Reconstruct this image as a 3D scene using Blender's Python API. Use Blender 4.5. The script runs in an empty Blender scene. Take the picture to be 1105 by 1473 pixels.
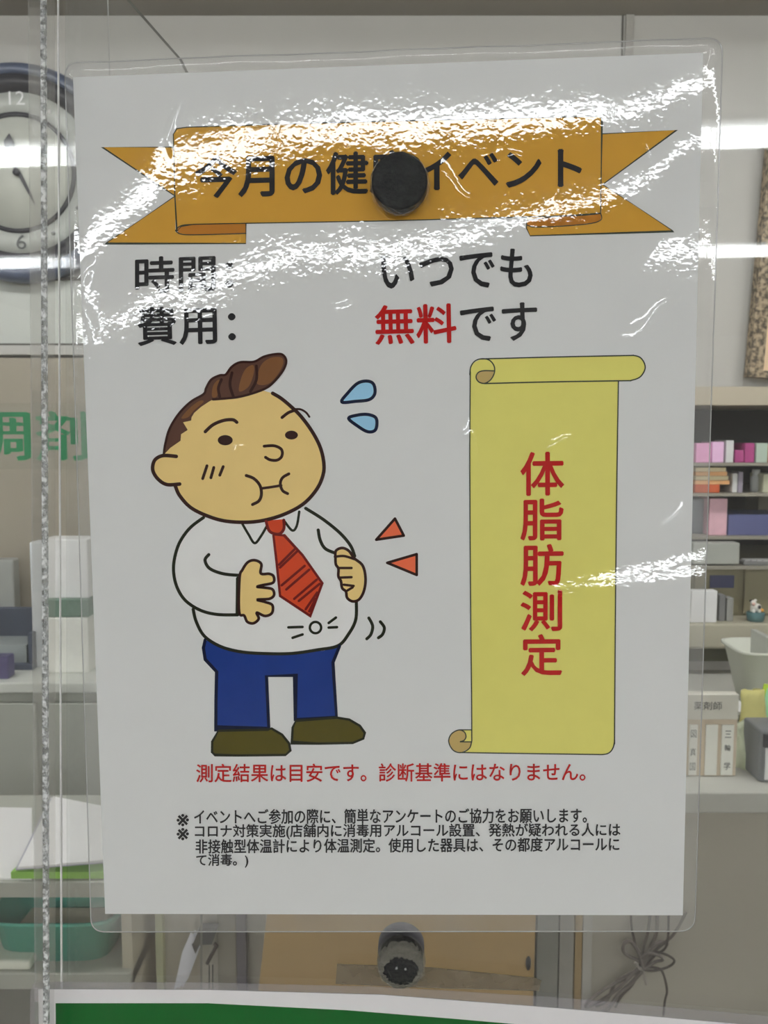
import bpy, bmesh, math, random
from mathutils import Vector, Matrix
R = random.Random(7)
sc = bpy.context.scene
COL = sc.collection
# ------------------------------------------------------------------ camera
FPX, W, H = 1250.0, 1105, 1473
PITCH = math.atan2(.0894, .9952)
CAM = Vector((0, 0, 1.5))
cd = bpy.data.cameras.new('camera'); cam = bpy.data.objects.new('camera', cd); COL.objects.link(cam)
cam.location = CAM; cam.rotation_euler = (math.pi/2 - PITCH, 0, 0)
cd.sensor_fit = 'HORIZONTAL'; cd.sensor_width = 36; cd.lens = FPX/W*36
cd.clip_start = .01
cd.dof.use_dof = True; cd.dof.focus_distance = .304; cd.dof.aperture_fstop = 55
sc.camera = cam
# ------------------------------------------------------------------ world, exposure
wd = bpy.data.worlds.new('world'); sc.world = wd; wd.use_nodes = True
wd.node_tree.nodes['Background'].inputs[0].default_value = (.93, .97, 1, 1)
wd.node_tree.nodes['Background'].inputs[1].default_value = .25
sc.view_settings.view_transform = 'Standard'; sc.view_settings.look = 'None'
sc.view_settings.gamma = 1; sc.view_settings.use_curve_mapping = False
sc.view_settings.exposure = 0.07
sc.cycles.max_bounces = 12; sc.cycles.transparent_max_bounces = 24
sc.cycles.sample_clamp_indirect = 6
TUBE_STORE, TUBE_ADDED = 21.0, 18.0

# ------------------------------------------------------------------ projection helpers
cp, sp = math.cos(PITCH), math.sin(PITCH)
def ray(px, py):
    x, y = (px-552.5)/FPX, (736.5-py)/FPX
    return Vector((x, y*sp + cp, y*cp - sp))
def at(px, py, Y):
    d = ray(px, py); return CAM + d*(Y/d.y)
NP = Vector((.0406, .0894*sp + .9952*cp, 0)).normalized()        # panel normal, away from the viewer
EX = Vector((NP.y, -NP.x, 0)); EZ = Vector((0, 0, 1))
O = CAM + Vector((.001, .00138*sp + .30406*cp, .00138*cp - .30406*sp))
MP = Matrix(((EX.x, NP.x, 0, O.x), (EX.y, NP.y, 0, O.y), (0, 0, 1, O.z), (0, 0, 0, 1)))
def pl(px, py, off=0.0):
    """pixel -> (x, z) in the panel's own plane, off metres in front of it"""
    d = ray(px, py); o = O - NP*off
    p = CAM + d*((o-CAM).dot(NP)/d.dot(NP)) - O
    return (p.dot(EX), p.z)

# ------------------------------------------------------------------ materials
def lin(c):
    c /= 255.0
    return c/12.92 if c <= .04045 else ((c+.055)/1.055)**2.4
def rgb(r, g, b, k=.58):
    return tuple(min(.95, lin(v)/k) for v in (r, g, b)) + (1,)
MATS = {}
def nd(nt, t, **kw):
    n = nt.nodes.new(t)
    for k, v in kw.items(): setattr(n, k, v)
    return n
def mat(name, col, rough=.55, vary=.06, scale=30, metal=0, spec=.4, emit=0, bump=0, coat=0):
    if name in MATS: return MATS[name]
    m = bpy.data.materials.new(name); m.use_nodes = True; nt = m.node_tree
    b = nt.nodes['Principled BSDF']
    b.inputs['Roughness'].default_value = rough; b.inputs['Metallic'].default_value = metal
    b.inputs['Specular IOR Level'].default_value = spec; b.inputs['Coat Weight'].default_value = coat
    tc = nd(nt, 'ShaderNodeTexCoord'); nz = nd(nt, 'ShaderNodeTexNoise')
    nz.inputs['Scale'].default_value = scale; nz.inputs['Detail'].default_value = 3
    nt.links.new(tc.outputs['Object'], nz.inputs['Vector'])
    mr = nd(nt, 'ShaderNodeMapRange'); mr.inputs[3].default_value = 1-vary; mr.inputs[4].default_value = 1+vary
    nt.links.new(nz.outputs['Fac'], mr.inputs[0])
    mx = nd(nt, 'ShaderNodeVectorMath', operation='SCALE'); mx.inputs[0].default_value = col[:3]
    nt.links.new(mr.outputs[0], mx.inputs['Scale']); nt.links.new(mx.outputs[0], b.inputs['Base Color'])
    if bump:
        bp = nd(nt, 'ShaderNodeBump'); bp.inputs['Distance'].default_value = bump
        nt.links.new(nz.outputs['Fac'], bp.inputs['Height']); nt.links.new(bp.outputs[0], b.inputs['Normal'])
    if emit:
        b.inputs['Emission Color'].default_value = col; b.inputs['Emission Strength'].default_value = emit
    MATS[name] = m; return m
def clear(name, refl=1.0, haze=.03, speck=False, tint=(1, 1, 1), rough=.02, bump=0, bscale=60, hazecol=(.8, .8, .8), fres=1.49, film=False, base=0.0):
    """thin clear plastic: mostly see-through, a Fresnel gloss and a little milky haze"""
    if name in MATS: return MATS[name]
    m = bpy.data.materials.new(name); m.use_nodes = True; nt = m.node_tree; nt.nodes.clear()
    out = nd(nt, 'ShaderNodeOutputMaterial'); tr = nd(nt, 'ShaderNodeBsdfTransparent'); tr.inputs[0].default_value = tint + (1,)
    df = nd(nt, 'ShaderNodeBsdfDiffuse'); df.inputs[0].default_value = hazecol + (1,)
    gl = nd(nt, 'ShaderNodeBsdfGlossy'); gl.inputs['Roughness'].default_value = rough
    fr = nd(nt, 'ShaderNodeFresnel'); fr.inputs[0].default_value = fres
    ml = nd(nt, 'ShaderNodeMath', operation='MULTIPLY_ADD', use_clamp=True); ml.inputs[1].default_value = refl; ml.inputs[2].default_value = base
    m1 = nd(nt, 'ShaderNodeMixShader'); m2 = nd(nt, 'ShaderNodeMixShader'); m1.inputs[0].default_value = haze
    tc = nd(nt, 'ShaderNodeTexCoord'); nz = nd(nt, 'ShaderNodeTexNoise'); nz.inputs['Scale'].default_value = bscale; nz.inputs['Detail'].default_value = 4
    nt.links.new(tc.outputs['Object'], nz.inputs['Vector'])
    mr = nd(nt, 'ShaderNodeMapRange'); mr.inputs[3].default_value = haze*.6; mr.inputs[4].default_value = haze*1.4
    nt.links.new(nz.outputs['Fac'], mr.inputs[0]); nt.links.new(mr.outputs[0], m1.inputs[0])
    if speck: mr.inputs[1].default_value = .42; mr.inputs[2].default_value = .62; mr.inputs[3].default_value = .12; mr.inputs[4].default_value = .95
    L = nt.links.new
    L(tr.outputs[0], m1.inputs[1]); L(df.outputs[0], m1.inputs[2])
    L(fr.outputs[0], ml.inputs[0]); L(ml.outputs[0], m2.inputs[0]); L(m1.outputs[0], m2.inputs[1]); L(gl.outputs[0], m2.inputs[2]); L(m2.outputs[0], out.inputs[0])
    if film: L(film_normal(nt), gl.inputs['Normal'])
    elif bump:
        bp = nd(nt, 'ShaderNodeBump'); bp.inputs['Distance'].default_value = bump
        L(nz.outputs['Fac'], bp.inputs['Height']); L(bp.outputs[0], gl.inputs['Normal'])
    MATS[name] = m; return m

# ------------------------------------------------------------------ mesh helpers
class MB:
    """collects shapes into one mesh; every shape carries a material slot"""
    def __init__(s): s.v = []; s.f = []; s.mi = []; s.sm = []; s.mats = []
    def slot(s, m):
        if m not in s.mats: s.mats.append(m)
        return s.mats.index(m)
    def add(s, vs, fs, m, smooth=False):
        b = len(s.v); i = s.slot(m); s.v += [tuple(v) for v in vs]
        for f in fs: s.f.append(tuple(b+k for k in f)); s.mi.append(i); s.sm.append(smooth)
        return s
    def box(s, x0, x1, y0, y1, z0, z1, m, M=None):
        vs = [Vector((x, y, z)) for x in (x0, x1) for y in (y0, y1) for z in (z0, z1)]
        if M: vs = [M @ v for v in vs]
        return s.add(vs, [(0,1,3,2),(4,6,7,5),(0,4,5,1),(2,3,7,6),(0,2,6,4),(1,5,7,3)], m)
    def prism(s, pts, y0, y1, m):
        """outline in x-z, extruded along y"""
        n = len(pts); vs = [(x, y0, z) for x, z in pts] + [(x, y1, z) for x, z in pts]
        fs = [tuple(range(n)), tuple(reversed(range(n, 2*n)))] + [(i, i+n, (i+1) % n+n, (i+1) % n) for i in range(n)]
        return s.add(vs, fs, m)
    def lathe(s, prof, c, m, n=48, axis='z', smooth=True, jit=0, rot=0, caps=True):
        """profile of (radius, height) turned round an axis through c"""
        vs = []; 
        for r, h in prof:
            for k in range(n):
                a = 2*math.pi*k/n + rot; q = r*(1+jit*(R.random()-.5))
                x, y = q*math.cos(a), q*math.sin(a); hh = h + jit*r*.3*(R.random()-.5)
                vs.append((c[0]+x, c[1]+y, c[2]+hh) if axis == 'z' else (c[0]+x, c[1]-hh, c[2]+y))
        fs = [(i*n+k, i*n+(k+1) % n, (i+1)*n+(k+1) % n, (i+1)*n+k) for i in range(len(prof)-1) for k in range(n)]
        if not caps: fs += [((len(prof)-1)*n+k, (len(prof)-1)*n+(k+1) % n, (k+1) % n, k) for k in range(n)]
        if caps and prof[0][0] > 1e-6: fs.append(tuple(reversed(range(n))))
        if caps and prof[-1][0] > 1e-6: fs.append(tuple(range((len(prof)-1)*n, len(prof)*n)))
        return s.add(vs, fs, m, smooth)
    def tube(s, pts, r, m, n=8, smooth=True):
        pts = [Vector(p) for p in pts]; vs = []; up = Vector((.13, .71, .69))
        for i, p in enumerate(pts):
            t = (pts[min(i+1, len(pts)-1)] - pts[max(i-1, 0)]).normalized()
            a = t.cross(up).normalized(); b = t.cross(a)
            rr = r[i] if isinstance(r, (list, tuple)) else r
            vs += [p + a*rr*math.cos(2*math.pi*k/n) + b*rr*math.sin(2*math.pi*k/n) for k in range(n)]
        k2 = len(pts)
        fs = [(i*n+k, i*n+(k+1) % n, (i+1)*n+(k+1) % n, (i+1)*n+k) for i in range(k2-1) for k in range(n)]
        fs += [tuple(reversed(range(n))), tuple(range((k2-1)*n, k2*n))]
        return s.add(vs, fs, m, smooth)
    def build(s, name, parent=None, loc=None, bevel=0, solid=0):
        me = bpy.data.meshes.new(name); me.from_pydata(s.v, [], s.f)
        for m in s.mats: me.materials.append(m)
        for p, i, k in zip(me.polygons, s.mi, s.sm): p.material_index = i; p.use_smooth = k
        o = bpy.data.objects.new(name, me); COL.objects.link(o)
        if parent: o.parent = parent
        elif loc is not None:                                   # move the origin to the thing's base
            me.transform(Matrix.Translation(-Vector(loc))); o.location = loc
        bm = bmesh.new(); bm.from_mesh(me)
        bmesh.ops.recalc_face_normals(bm, faces=bm.faces[:]); bm.to_mesh(me); bm.free()
        if bevel:
            b = o.modifiers.new('bevel', 'BEVEL'); b.width = bevel; b.segments = 2; b.limit_method = 'ANGLE'
        return o
def tag(o, label, cat, group=None):
    o['label'] = label; o['category'] = cat
    if group: o['group'] = group
    return o
def thing(name, label, cat, loc=(0, 0, 0), group=None, matrix=None):
    o = bpy.data.objects.new(name, None); COL.objects.link(o); o.empty_display_size = .02
    if matrix: o.matrix_world = matrix
    else: o.location = loc
    return tag(o, label, cat, group)
def struct(o): o['kind'] = 'structure'; return o
def stuff(o): o['kind'] = 'stuff'; return o
def spline(pts, n=8, closed=False):
    """Catmull-Rom through the points"""
    out = []; k = len(pts)
    g = (lambda i: pts[i % k]) if closed else (lambda i: pts[max(0, min(k-1, i))])
    for i in range(k if closed else k-1):
        p = [Vector(g(i+j)) for j in (-1, 0, 1, 2)]
        for j in range(n):
            t = j/n
            out.append(.5*((2*p[1]) + (p[2]-p[0])*t + (2*p[0]-5*p[1]+4*p[2]-p[3])*t*t + (3*p[1]-p[0]-3*p[2]+p[3])*t**3))
    if not closed: out.append(Vector(pts[-1]))
    return out

# ------------------------------------------------------------------ the laminate's relief
POSTER = bpy.data.objects.new('laminated_poster', None); COL.objects.link(POSTER); POSTER.matrix_world = MP
def elev(py): return math.atan((736.5-py)/FPX) - PITCH
E1, E2 = elev(196), elev(360)
# how the film sags, read as where each lamp row is mirrored in it: x, first row, second row
WARP = [(95,362,490),(130,325,466),(165,290,450),(205,246,428),(250,200,414),(300,176,394),(360,170,368),(420,168,356),(480,164,350),(540,162,352),(600,162,346),
        (680,162,322),(760,160,304),(840,156,284),(900,148,264),(960,136,228),(1010,116,195)]
def film_curves():
    ca, cb = [], []
    for x, y1, y2 in WARP:
        xl, z1 = pl(x, y1); z2 = pl(x, y2)[1]
        s1, s2 = (elev(y1)-E1)/2, (elev(y2)-E2)/2
        b = (s1-s2)/(z1-z2); a = s1 - b*z1
        ca.append((xl, a)); cb.append((xl, b))
    return ca, cb
def film_normal(nt):
    L = nt.links.new
    def math2(op, a, b=None, c=None):
        n = nd(nt, 'ShaderNodeMath', operation=op)
        for i, v in enumerate((a, b, c)):
            if v is None: continue
            if hasattr(v, 'is_linked'): L(v, n.inputs[i])
            else: n.inputs[i].default_value = v
        return n.outputs[0]
    tc = nd(nt, 'ShaderNodeTexCoord'); tc.object = POSTER
    sx = nd(nt, 'ShaderNodeSeparateXYZ'); L(tc.outputs['Object'], sx.inputs[0])
    x, z = sx.outputs[0], sx.outputs[2]
    xn = math2('MULTIPLY_ADD', x, 1/.24, .5)
    def curve(pts, lo, hi):
        n = nd(nt, 'ShaderNodeFloatCurve'); c = n.mapping.curves[0]
        q = [(p[0]/.24+.5, (p[1]-lo)/(hi-lo)) for p in pts]
        c.points[0].location = (0, q[0][1]); c.points[1].location = (1, q[-1][1])
        for a, b in q: c.points.new(a, b)
        n.mapping.update(); L(xn, n.inputs['Value'])
        return math2('MULTIPLY_ADD', n.outputs[0], hi-lo, lo)
    ca, cb = film_curves()
    A = curve(ca, min(p[1] for p in ca)-.01, max(p[1] for p in ca)+.01); B = curve(cb, min(p[1] for p in cb)-.05, max(p[1] for p in cb)+.05)
    zm = nd(nt, 'ShaderNodeMapRange', interpolation_type='SMOOTHSTEP'); L(x, zm.inputs[0])
    zm.inputs[1].default_value = pl(800, 300)[0]; zm.inputs[2].default_value = pl(1010, 300)[0]
    zm.inputs[3].default_value = pl(552, 540)[1]; zm.inputs[4].default_value = pl(980, 300)[1]
    z0 = zm.outputs[0]; zk_ = math2('MAXIMUM', z, z0)          # flat below this line
    sq = math2('SUBTRACT', math2('MULTIPLY', zk_, zk_), math2('MULTIPLY', z0, z0))
    h = math2('ADD', math2('MULTIPLY', A, math2('SUBTRACT', zk_, z0)), math2('MULTIPLY', math2('MULTIPLY', B, .5), sq))
    def noise(scale, detail, amp, dist=0, stretch=(1, 1, 1)):
        n = nd(nt, 'ShaderNodeTexNoise'); n.inputs['Scale'].default_value = scale; n.inputs['Detail'].default_value = detail; n.inputs['Distortion'].default_value = dist
        mp = nd(nt, 'ShaderNodeMapping'); mp.inputs['Scale'].default_value = stretch
        L(tc.outputs['Object'], mp.inputs[0]); L(mp.outputs[0], n.inputs['Vector'])
        return math2('MULTIPLY', n.outputs['Fac'], amp)
    h = math2('ADD', h, noise(600, 1.0, 2.1e-5, .2, (.9, 1, 1.0)))
    h = math2('ADD', h, noise(75, 1, 7.0e-5))
    # a few sharp crinkles
    cn = noise(34, 1, 1.0, .6, (1.6, 1, .7))
    h = math2('ADD', h, math2('MULTIPLY', math2('MAXIMUM', math2('SUBTRACT', cn, .70), 0.0), 9e-3))
    # a soft sag across the scroll
    zc, xc = pl(880, 892)[1], pl(880, 892)[0]
    d = math2('DIVIDE', math2('SUBTRACT', math2('SUBTRACT', z, zc), math2('MULTIPLY', math2('SUBTRACT', x, xc), .18)), .020)
    g = math2('EXPONENT', math2('MULTIPLY', math2('MULTIPLY', d, d), -1.0))
    wn = nd(nt, 'ShaderNodeMapRange', interpolation_type='SMOOTHSTEP'); L(x, wn.inputs[0])
    wn.inputs[1].default_value = pl(715, 850)[0]; wn.inputs[2].default_value = pl(800, 850)[0]
    h = math2('ADD', h, math2('MULTIPLY', math2('MULTIPLY', g, wn.outputs[0]), .0046))
    bp = nd(nt, 'ShaderNodeBump'); bp.inputs['Distance'].default_value = 1.0; bp.inputs['Strength'].default_value = 1.0
    L(h, bp.inputs['Height'])
    return bp.outputs[0]
def ink(name, col, vary=.03, scale=120):
    """print under the laminate: matt colour below a glossy coat with the film's relief"""
    if name in MATS: return MATS[name]
    m = mat(name, col, rough=.8, vary=vary, scale=scale, spec=0); nt = m.node_tree; b = nt.nodes['Principled BSDF']
    b.inputs['Coat Weight'].default_value = 1; b.inputs['Coat Roughness'].default_value = .025; b.inputs['Coat IOR'].default_value = 1.5
    nt.links.new(film_normal(nt), b.inputs['Coat Normal'])
    return m

# ================================================================== THE SETTING
CEIL = 2.37
M_wall = mat('painted_wall', rgb(158, 157, 153), .7, .03, 4)
M_ceil = mat('ceiling_board', rgb(120, 116, 110), .9, .04, 8)
M_floor = mat('vinyl_floor', rgb(120, 115, 105), .5, .08, 5)
struct(MB().box(-3, 3, -7.5, 2.4, -.05, 0, M_floor).build('floor'))
struct(MB().box(-3, 3, -7.5, 2.4, CEIL, CEIL+.05, M_ceil).build('ceiling'))
YW = 1.9
struct(MB().box(-3, 3, YW, YW+.08, 0, CEIL, M_wall).build('wall_back'))
M_store = mat('store_wall', rgb(175, 172, 165), .8, .04, 3)
struct(MB().box(-3.08, -3, -7.5, 2.4, 0, CEIL, M_store).build('wall_left'))
struct(MB().box(3, 3.08, -7.5, 2.4, 0, CEIL, M_store).build('wall_right'))
struct(MB().box(-3, 3, -7.58, -7.5, 0, CEIL, M_store).build('wall_front'))
ROW = [700]
def wx(px, Y, py=None): return at(px, ROW[0] if py is None else py, Y).x
def wz(py, Y): return at(552, py, Y).z
M_trim = mat('wall_trim', rgb(138, 136, 131), .6, .03, 20)
M_line = mat('dark_joint', rgb(70, 68, 64), .8, .05, 40)
struct(MB().box(wx(884, YW), wx(895, YW), YW-.006, YW, 1.2, CEIL, M_trim).box(wx(879, YW), wx(881, YW), YW-.003, YW, 1.2, CEIL, M_line).build('trim_1'))
M_dado = mat('pale_dado_panel', rgb(168, 171, 166), .6, .03, 6)
struct(MB().box(-1.3, wx(420, YW), YW-.012, YW, wz(497, YW), wz(405, YW), M_dado).build('trim_2'))
struct(MB().box(-1.3, wx(420, YW), YW-.02, YW, wz(405, YW), wz(401, YW), M_line).build('trim_3'))
struct(MB().box(-1.3, wx(420, YW), YW-.05, YW, wz(513, YW), wz(500, YW), M_wall).box(-1.3, wx(420, YW), YW-.03, YW, wz(500, YW), wz(496, YW), M_line).build('trim_4'))
# lamps of the store, behind the viewer, and unseen ones added for the dispensary
M_tube = mat('lit_tube', (.95, .98, 1, 1), .5, 0, 5, emit=TUBE_STORE)
M_tube_added = mat('added_dispensary_tube', (.98, .98, .97, 1), .5, 0, 5, emit=TUBE_ADDED)
M_fix = mat('white_enamel', (.8, .8, .78, 1), .4, .02, 10)
def lamp(x, Y, label, tm, gap=.056, n=2):
    t = thing('ceiling_light', label, 'light', (x, Y, CEIL), 'fluorescent lights on the ceiling')
    MB().prism([(-.6, 0), (.6, 0), (.6, -.012), (-.6, -.012)], -.09, .09, M_fix).build('lamp_housing', t, bevel=.004)
    for k in range(n):
        yy = (k-(n-1)/2)*gap
        MB().tube([(-.585, yy, -.035), (.585, yy, -.035)], .019, tm, 16).build('tube', t)
        for e in (-.6, .585): MB().box(e, e+.015, yy-.012, yy+.012, -.05, -.01, M_fix).build('lamp_holder', t)
def dist(py):
    z = pl(552, py)[1] + O.z
    return .304 - (CEIL-.03-z)/math.tan(elev(py))
Y1, Y2 = dist(208), dist(368)
names = ['far left', 'left', 'middle', 'right', 'far right']
for k in range(5):
    lamp(-2.4+1.2*k, Y1, 'twin tube fluorescent light, %s of the nearer lit row in the store ceiling' % names[k], M_tube)
    lamp(-2.4+1.2*k, Y2, 'twin tube fluorescent light, %s of the farther lit row in the store ceiling' % names[k], M_tube)
for k in range(2):  # unseen pair, added only to brighten the dispensary
    lamp(-.75+1.5*k, .95, 'added unseen twin tube light over the %s half of the dispensary' % ('left', 'right')[k], M_tube_added)
# ================================================================== ACRYLIC SCREEN
A_clear = clear('clear_acrylic', .9, .02, tint=(.99, .993, .99))
A_edge = clear('acrylic_cut_edge', 1.0, .5, tint=(.8, .82, .83), rough=.05, bump=.004, bscale=420, hazecol=(.95, .97, .98), base=.08, speck=True)
A_side = clear('acrylic_side', .22, .03, tint=(.975, .98, .978))
scr = thing('acrylic_screen', 'large clear acrylic screen the posters are fixed to', 'screen', matrix=MP)
xl0 = pl(-260, 736)[0]; xr0 = pl(1400, 736)[0]
MB().box(xl0, xr0, .0002, .0032, -.62, .40, A_clear).build('acrylic_sheet', scr)
# upright clear strip along the joint, standing proud of the sheet
a0, a1 = pl(40, 0, .012), pl(50, 1473, .012); b0, b1 = pl(57, 0), pl(63, 1473)
c0, c1 = pl(65, 0), pl(70, 1473)
def bar(p0, p1, q0, q1, y0, y1, m, name, par):
    z0, z1 = .26, -.26
    f = lambda a, b, z: a[0] + (b[0]-a[0])*(z-a[1])/(b[1]-a[1])
    vs = [(f(p0, p1, z), y, z) if k == 0 else (f(q0, q1, z), y, z) for z in (z0, z1) for y in (y0, y1) for k in (0, 1)]
    return MB().add(vs, [(0,1,3,2),(4,6,7,5),(0,4,5,1),(2,3,7,6),(0,2,6,4),(1,5,7,3)], m).build(name, par)
bar(a0, a1, pl(57, 0, .012), pl(60, 1473, .012), -.012, 0, clear('acrylic_strip', .3, .10, tint=(.985, .985, .98), bscale=25, hazecol=(.9, .88, .84)), 'joint_strip', scr)
bar(pl(58, 0, .012), pl(62, 1473, .012), pl(64.5, 0, .012), pl(69, 1473, .012), -.012, -.0105, A_edge, 'cut_edge', scr)
A_bead = mat('dried_glue_bead', rgb(225, 227, 220), .25, .15, 300)
bar(pl(83.5, 0), pl(88.5, 1473), pl(85.2, 0), pl(90.5, 1473), -.0008, 0, A_bead, 'glue_bead', scr)
# side sheet running back from the joint, its top cut on a slant
d0, d1 = pl(85, 0), pl(89, 1473)
def XS(z): return (O + EX*(d0[0]+(d1[0]-d0[0])*(z-O.z-d0[1])/(d1[1]-d0[1]))).x
def sideP(px, py):                                         # where the pixel's ray meets the side sheet
    d = ray(px, py); t = .4
    for _ in range(20): t = XS((CAM+d*t).z)/d.x
    p = CAM + d*t; return (p.y, p.z)
ptsS = [(.313, 1.0), (.313, 2.0), sideP(180, -2), sideP(258, 86), sideP(290, 150), (sideP(300, 700)[0], 1.0)]
s = MB(); n = len(ptsS)
s.add([(XS(z), y, z) for y, z in ptsS] + [(XS(z)+.0015, y, z) for y, z in ptsS], [tuple(range(n)), tuple(range(n, 2*n))], A_side)
s.add([(XS(z)+d, y, z) for d in (0, .0015) for y, z in ptsS], [(i, (i+1) % n, (i+1) % n+n, i+n) for i in range(1, n)], mat('acrylic_grey_edge', rgb(105, 106, 104), .2, .1, 80))
s.add([(XS(z)+d, y, z) for d in (0, .0015) for y, z in ptsS[:2]], [(0, 1, 3, 2)], A_side)
tag(s.build('acrylic_side_sheet'), 'clear acrylic side sheet running back from the joint strip, top cut on a slant', 'screen')

# ================================================================== POSTER
tag(POSTER, 'white laminated A4 health event poster with gold ribbon title, held on the clear screen', 'poster')
paper = ink('poster_paper', rgb(186, 187, 187), .015, 40)
LAY = [0]
class Flat:
    """print on the sheet: filled outlines and strokes given in photograph pixels"""
    def __init__(s): s.mb = MB()
    def fill(s, pts, m, lay, fr=None):
        q = [fr(p) if fr else p for p in pts]; y = -.0012 - lay*3e-5
        l = [pl(a, b) for a, b in q]
        s.mb.add([(x, y, z) for x, z in l], [tuple(range(len(l)))], m); return s
    def stroke(s, pts, w, m, lay, fr=None, smooth=True, closed=False):
        q = [Vector(fr(p) if fr else p) for p in pts]
        if smooth and len(q) > 2: q = spline(q, 7, closed)
        if closed: q = q + [q[0]]
        y = -.0012 - lay*3e-5; vs = []; k = len(q)
        for i, p in enumerate(q):
            if closed: t = q[(i+1) % (k-1) if i == k-1 else i+1] - q[i-1 if i else k-2]
            else: t = q[min(i+1, k-1)] - q[max(i-1, 0)]
            t = t.normalized(); nrm = Vector((-t.y, t.x))
            if not smooth and 0 < i < k-1:                          # mitre
                t1 = (q[i]-q[i-1]).normalized(); t2 = (q[i+1]-q[i]).normalized()
                nrm = nrm/max(.4, abs(nrm.dot(Vector((-t1.y, t1.x)))))
            vs += [p + nrm*w/2, p - nrm*w/2]
        l = [pl(v.x, v.y) for v in vs]
        s.mb.add([(x, y, z) for x, z in l], [(2*i, 2*i+1, 2*i+3, 2*i+2) for i in range(k-1)], m)
        if not closed:
            for e in (q[0], q[-1]):
                c = [pl(e.x + w/2*math.cos(j*math.pi/6), e.y + w/2*math.sin(j*math.pi/6)) for j in range(12)]
                s.mb.add([(x, y-4e-6, z) for x, z in c], [tuple(range(12))], m)
        return s
    def ell(s, c, rx, ry, m, lay, fr=None):
        return s.fill([(c[0]+rx*math.cos(j*math.pi/14), c[1]+ry*math.sin(j*math.pi/14)) for j in range(28)], m, lay, fr)
    def build(s, name, parent): return s.mb.build(name, parent)
def frame(x, y, k): return lambda p: (x + p[0]/k, y + p[1]/k)
FH, FB, FL, FD = frame(210, 500, 4.0926), frame(230, 720, 3.3485), frame(280, 880, 3.9464), frame(470, 530, 4.753)
FS, FT, N1, N2 = frame(630, 500, 3.5645), frame(630, 1000, 3.683), frame(140, 160, 2.511), frame(540, 150, 2.21)

def glyphs(body):
    c = bpy.data.curves.new('lettering', 'FONT'); c.body = body; c.resolution_u = 3
    o = bpy.data.objects.new('lettering', c); COL.objects.link(o); bpy.context.view_layer.update()
    me = bpy.data.meshes.new_from_object(o.evaluated_get(bpy.context.evaluated_depsgraph_get()))
    vs = [v.co.copy() for v in me.vertices]; fs = [tuple(p.vertices) for p in me.polygons]
    bpy.data.objects.remove(o); bpy.data.meshes.remove(me); bpy.data.curves.remove(c)
    x0, x1 = min(v.x for v in vs), max(v.x for v in vs); y0, y1 = min(v.y for v in vs), max(v.y for v in vs)
    return [((v.x-x0)/(x1-x0), (v.y-y0)/(y1-y0)) for v in vs], fs
def text(mb, body, bl, br, tl, m, lay=8, bold=0.0):
    """ink box of the line: bottom-left, bottom-right, top-left in photograph pixels"""
    g, fs = glyphs(body); y = -.0012 - lay*3e-5
    offs = [(0, 0)] if not bold else [(-bold/2, 0), (bold/2, 0), (0, bold/2), (0, -bold/2)]
    for k, (dx, dy) in enumerate(offs):
        vs = []
        for u, v in g:
            px = bl[0] + (br[0]-bl[0])*u + (tl[0]-bl[0])*v + dx; py = bl[1] + (br[1]-bl[1])*u + (tl[1]-bl[1])*v + dy
            x, z = pl(px, py); vs.append((x, y-k*3e-6, z))
        mb.add(vs, fs, m)
    return mb

# sheet
q = [pl(*p) for p in ((107, 113), (1010, 78), (981, 1314), (153, 1312))]
MB().prism(q, -.0012, -.0010, paper).build('paper_sheet', POSTER)
# clear margin of the pouch
A_film = clear('laminating_film', 1.5, .17, tint=(.985, .985, .985), rough=.04, hazecol=(.9, .9, .9), film=True)
def margin():
    outer = []
    cs = [((95, 93), 20), ((1038, 57), 24), ((998, 1337), 22), ((133, 1338), 20)]
    C = [Vector(c) for c, _ in cs]
    for i in range(4):
        p, a, b = C[i], C[i-1], C[(i+1) % 4]; r = cs[i][1]
        d1, d2 = (a-p).normalized(), (b-p).normalized()
        arc = [(p+d1*r)*(1-t)**2 + p*2*t*(1-t) + (p+d2*r)*t*t for t in [k/8 for k in range(9)]]
        outer += arc
        nxt = C[(i+1) % 4]; d3 = (C[(i+2) % 4]-nxt).normalized()
        s0, s1 = p+d2*r, nxt + (p-nxt).normalized()*cs[(i+1) % 4][1]
        outer += [s0.lerp(s1, k/40) for k in range(1, 40)]
    inner = [Vector(v) for v in ((107, 113), (1010, 78), (981, 1314), (153, 1312))]
    def close(p):
        best = None
        for i in range(4):
            a, b = inner[i], inner[(i+1) % 4]; t = max(0, min(1, (p-a).dot(b-a)/(b-a).length_squared))
            c = a.lerp(b, t)
            if best is None or (c-p).length < best[0]: best = ((c-p).length, c)
        return best[1]
    N = len(outer); K = 6; vs = []
    for j in range(K+1):
        u = j/K
        for p in outer:
            c = close(p); w = c.lerp(p, u); x, z = pl(w.x, w.y)
            top = max(0, min(1, (700-p.y)/600)); wob = .0007*math.sin(p.x*.021+p.y*.013) + .0005*math.sin(p.x*.055+1)
            y = -.0012 - top*(.0005*math.sin(u*math.pi*.9) + .35*wob*u) - .00018*math.sin(u*math.pi)
            vs.append((x, y, z))
    fs = [(j*N+k, j*N+(k+1) % N, (j+1)*N+(k+1) % N, (j+1)*N+k) for j in range(K) for k in range(N)]
    o = MB().add(vs, fs, A_film, True)
    rim = [Vector(vs[K*N+k]) for k in range(N)]
    o.tube(rim + [rim[0]], .00022, clear('film_rim', 2.0, .5, tint=(.95, .95, .95), rough=.1, hazecol=(.9, .9, .9)), 6)
    return o.build('laminate_margin', POSTER)
margin()['label'] = 'clear rounded plastic margin around the sheet'

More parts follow.
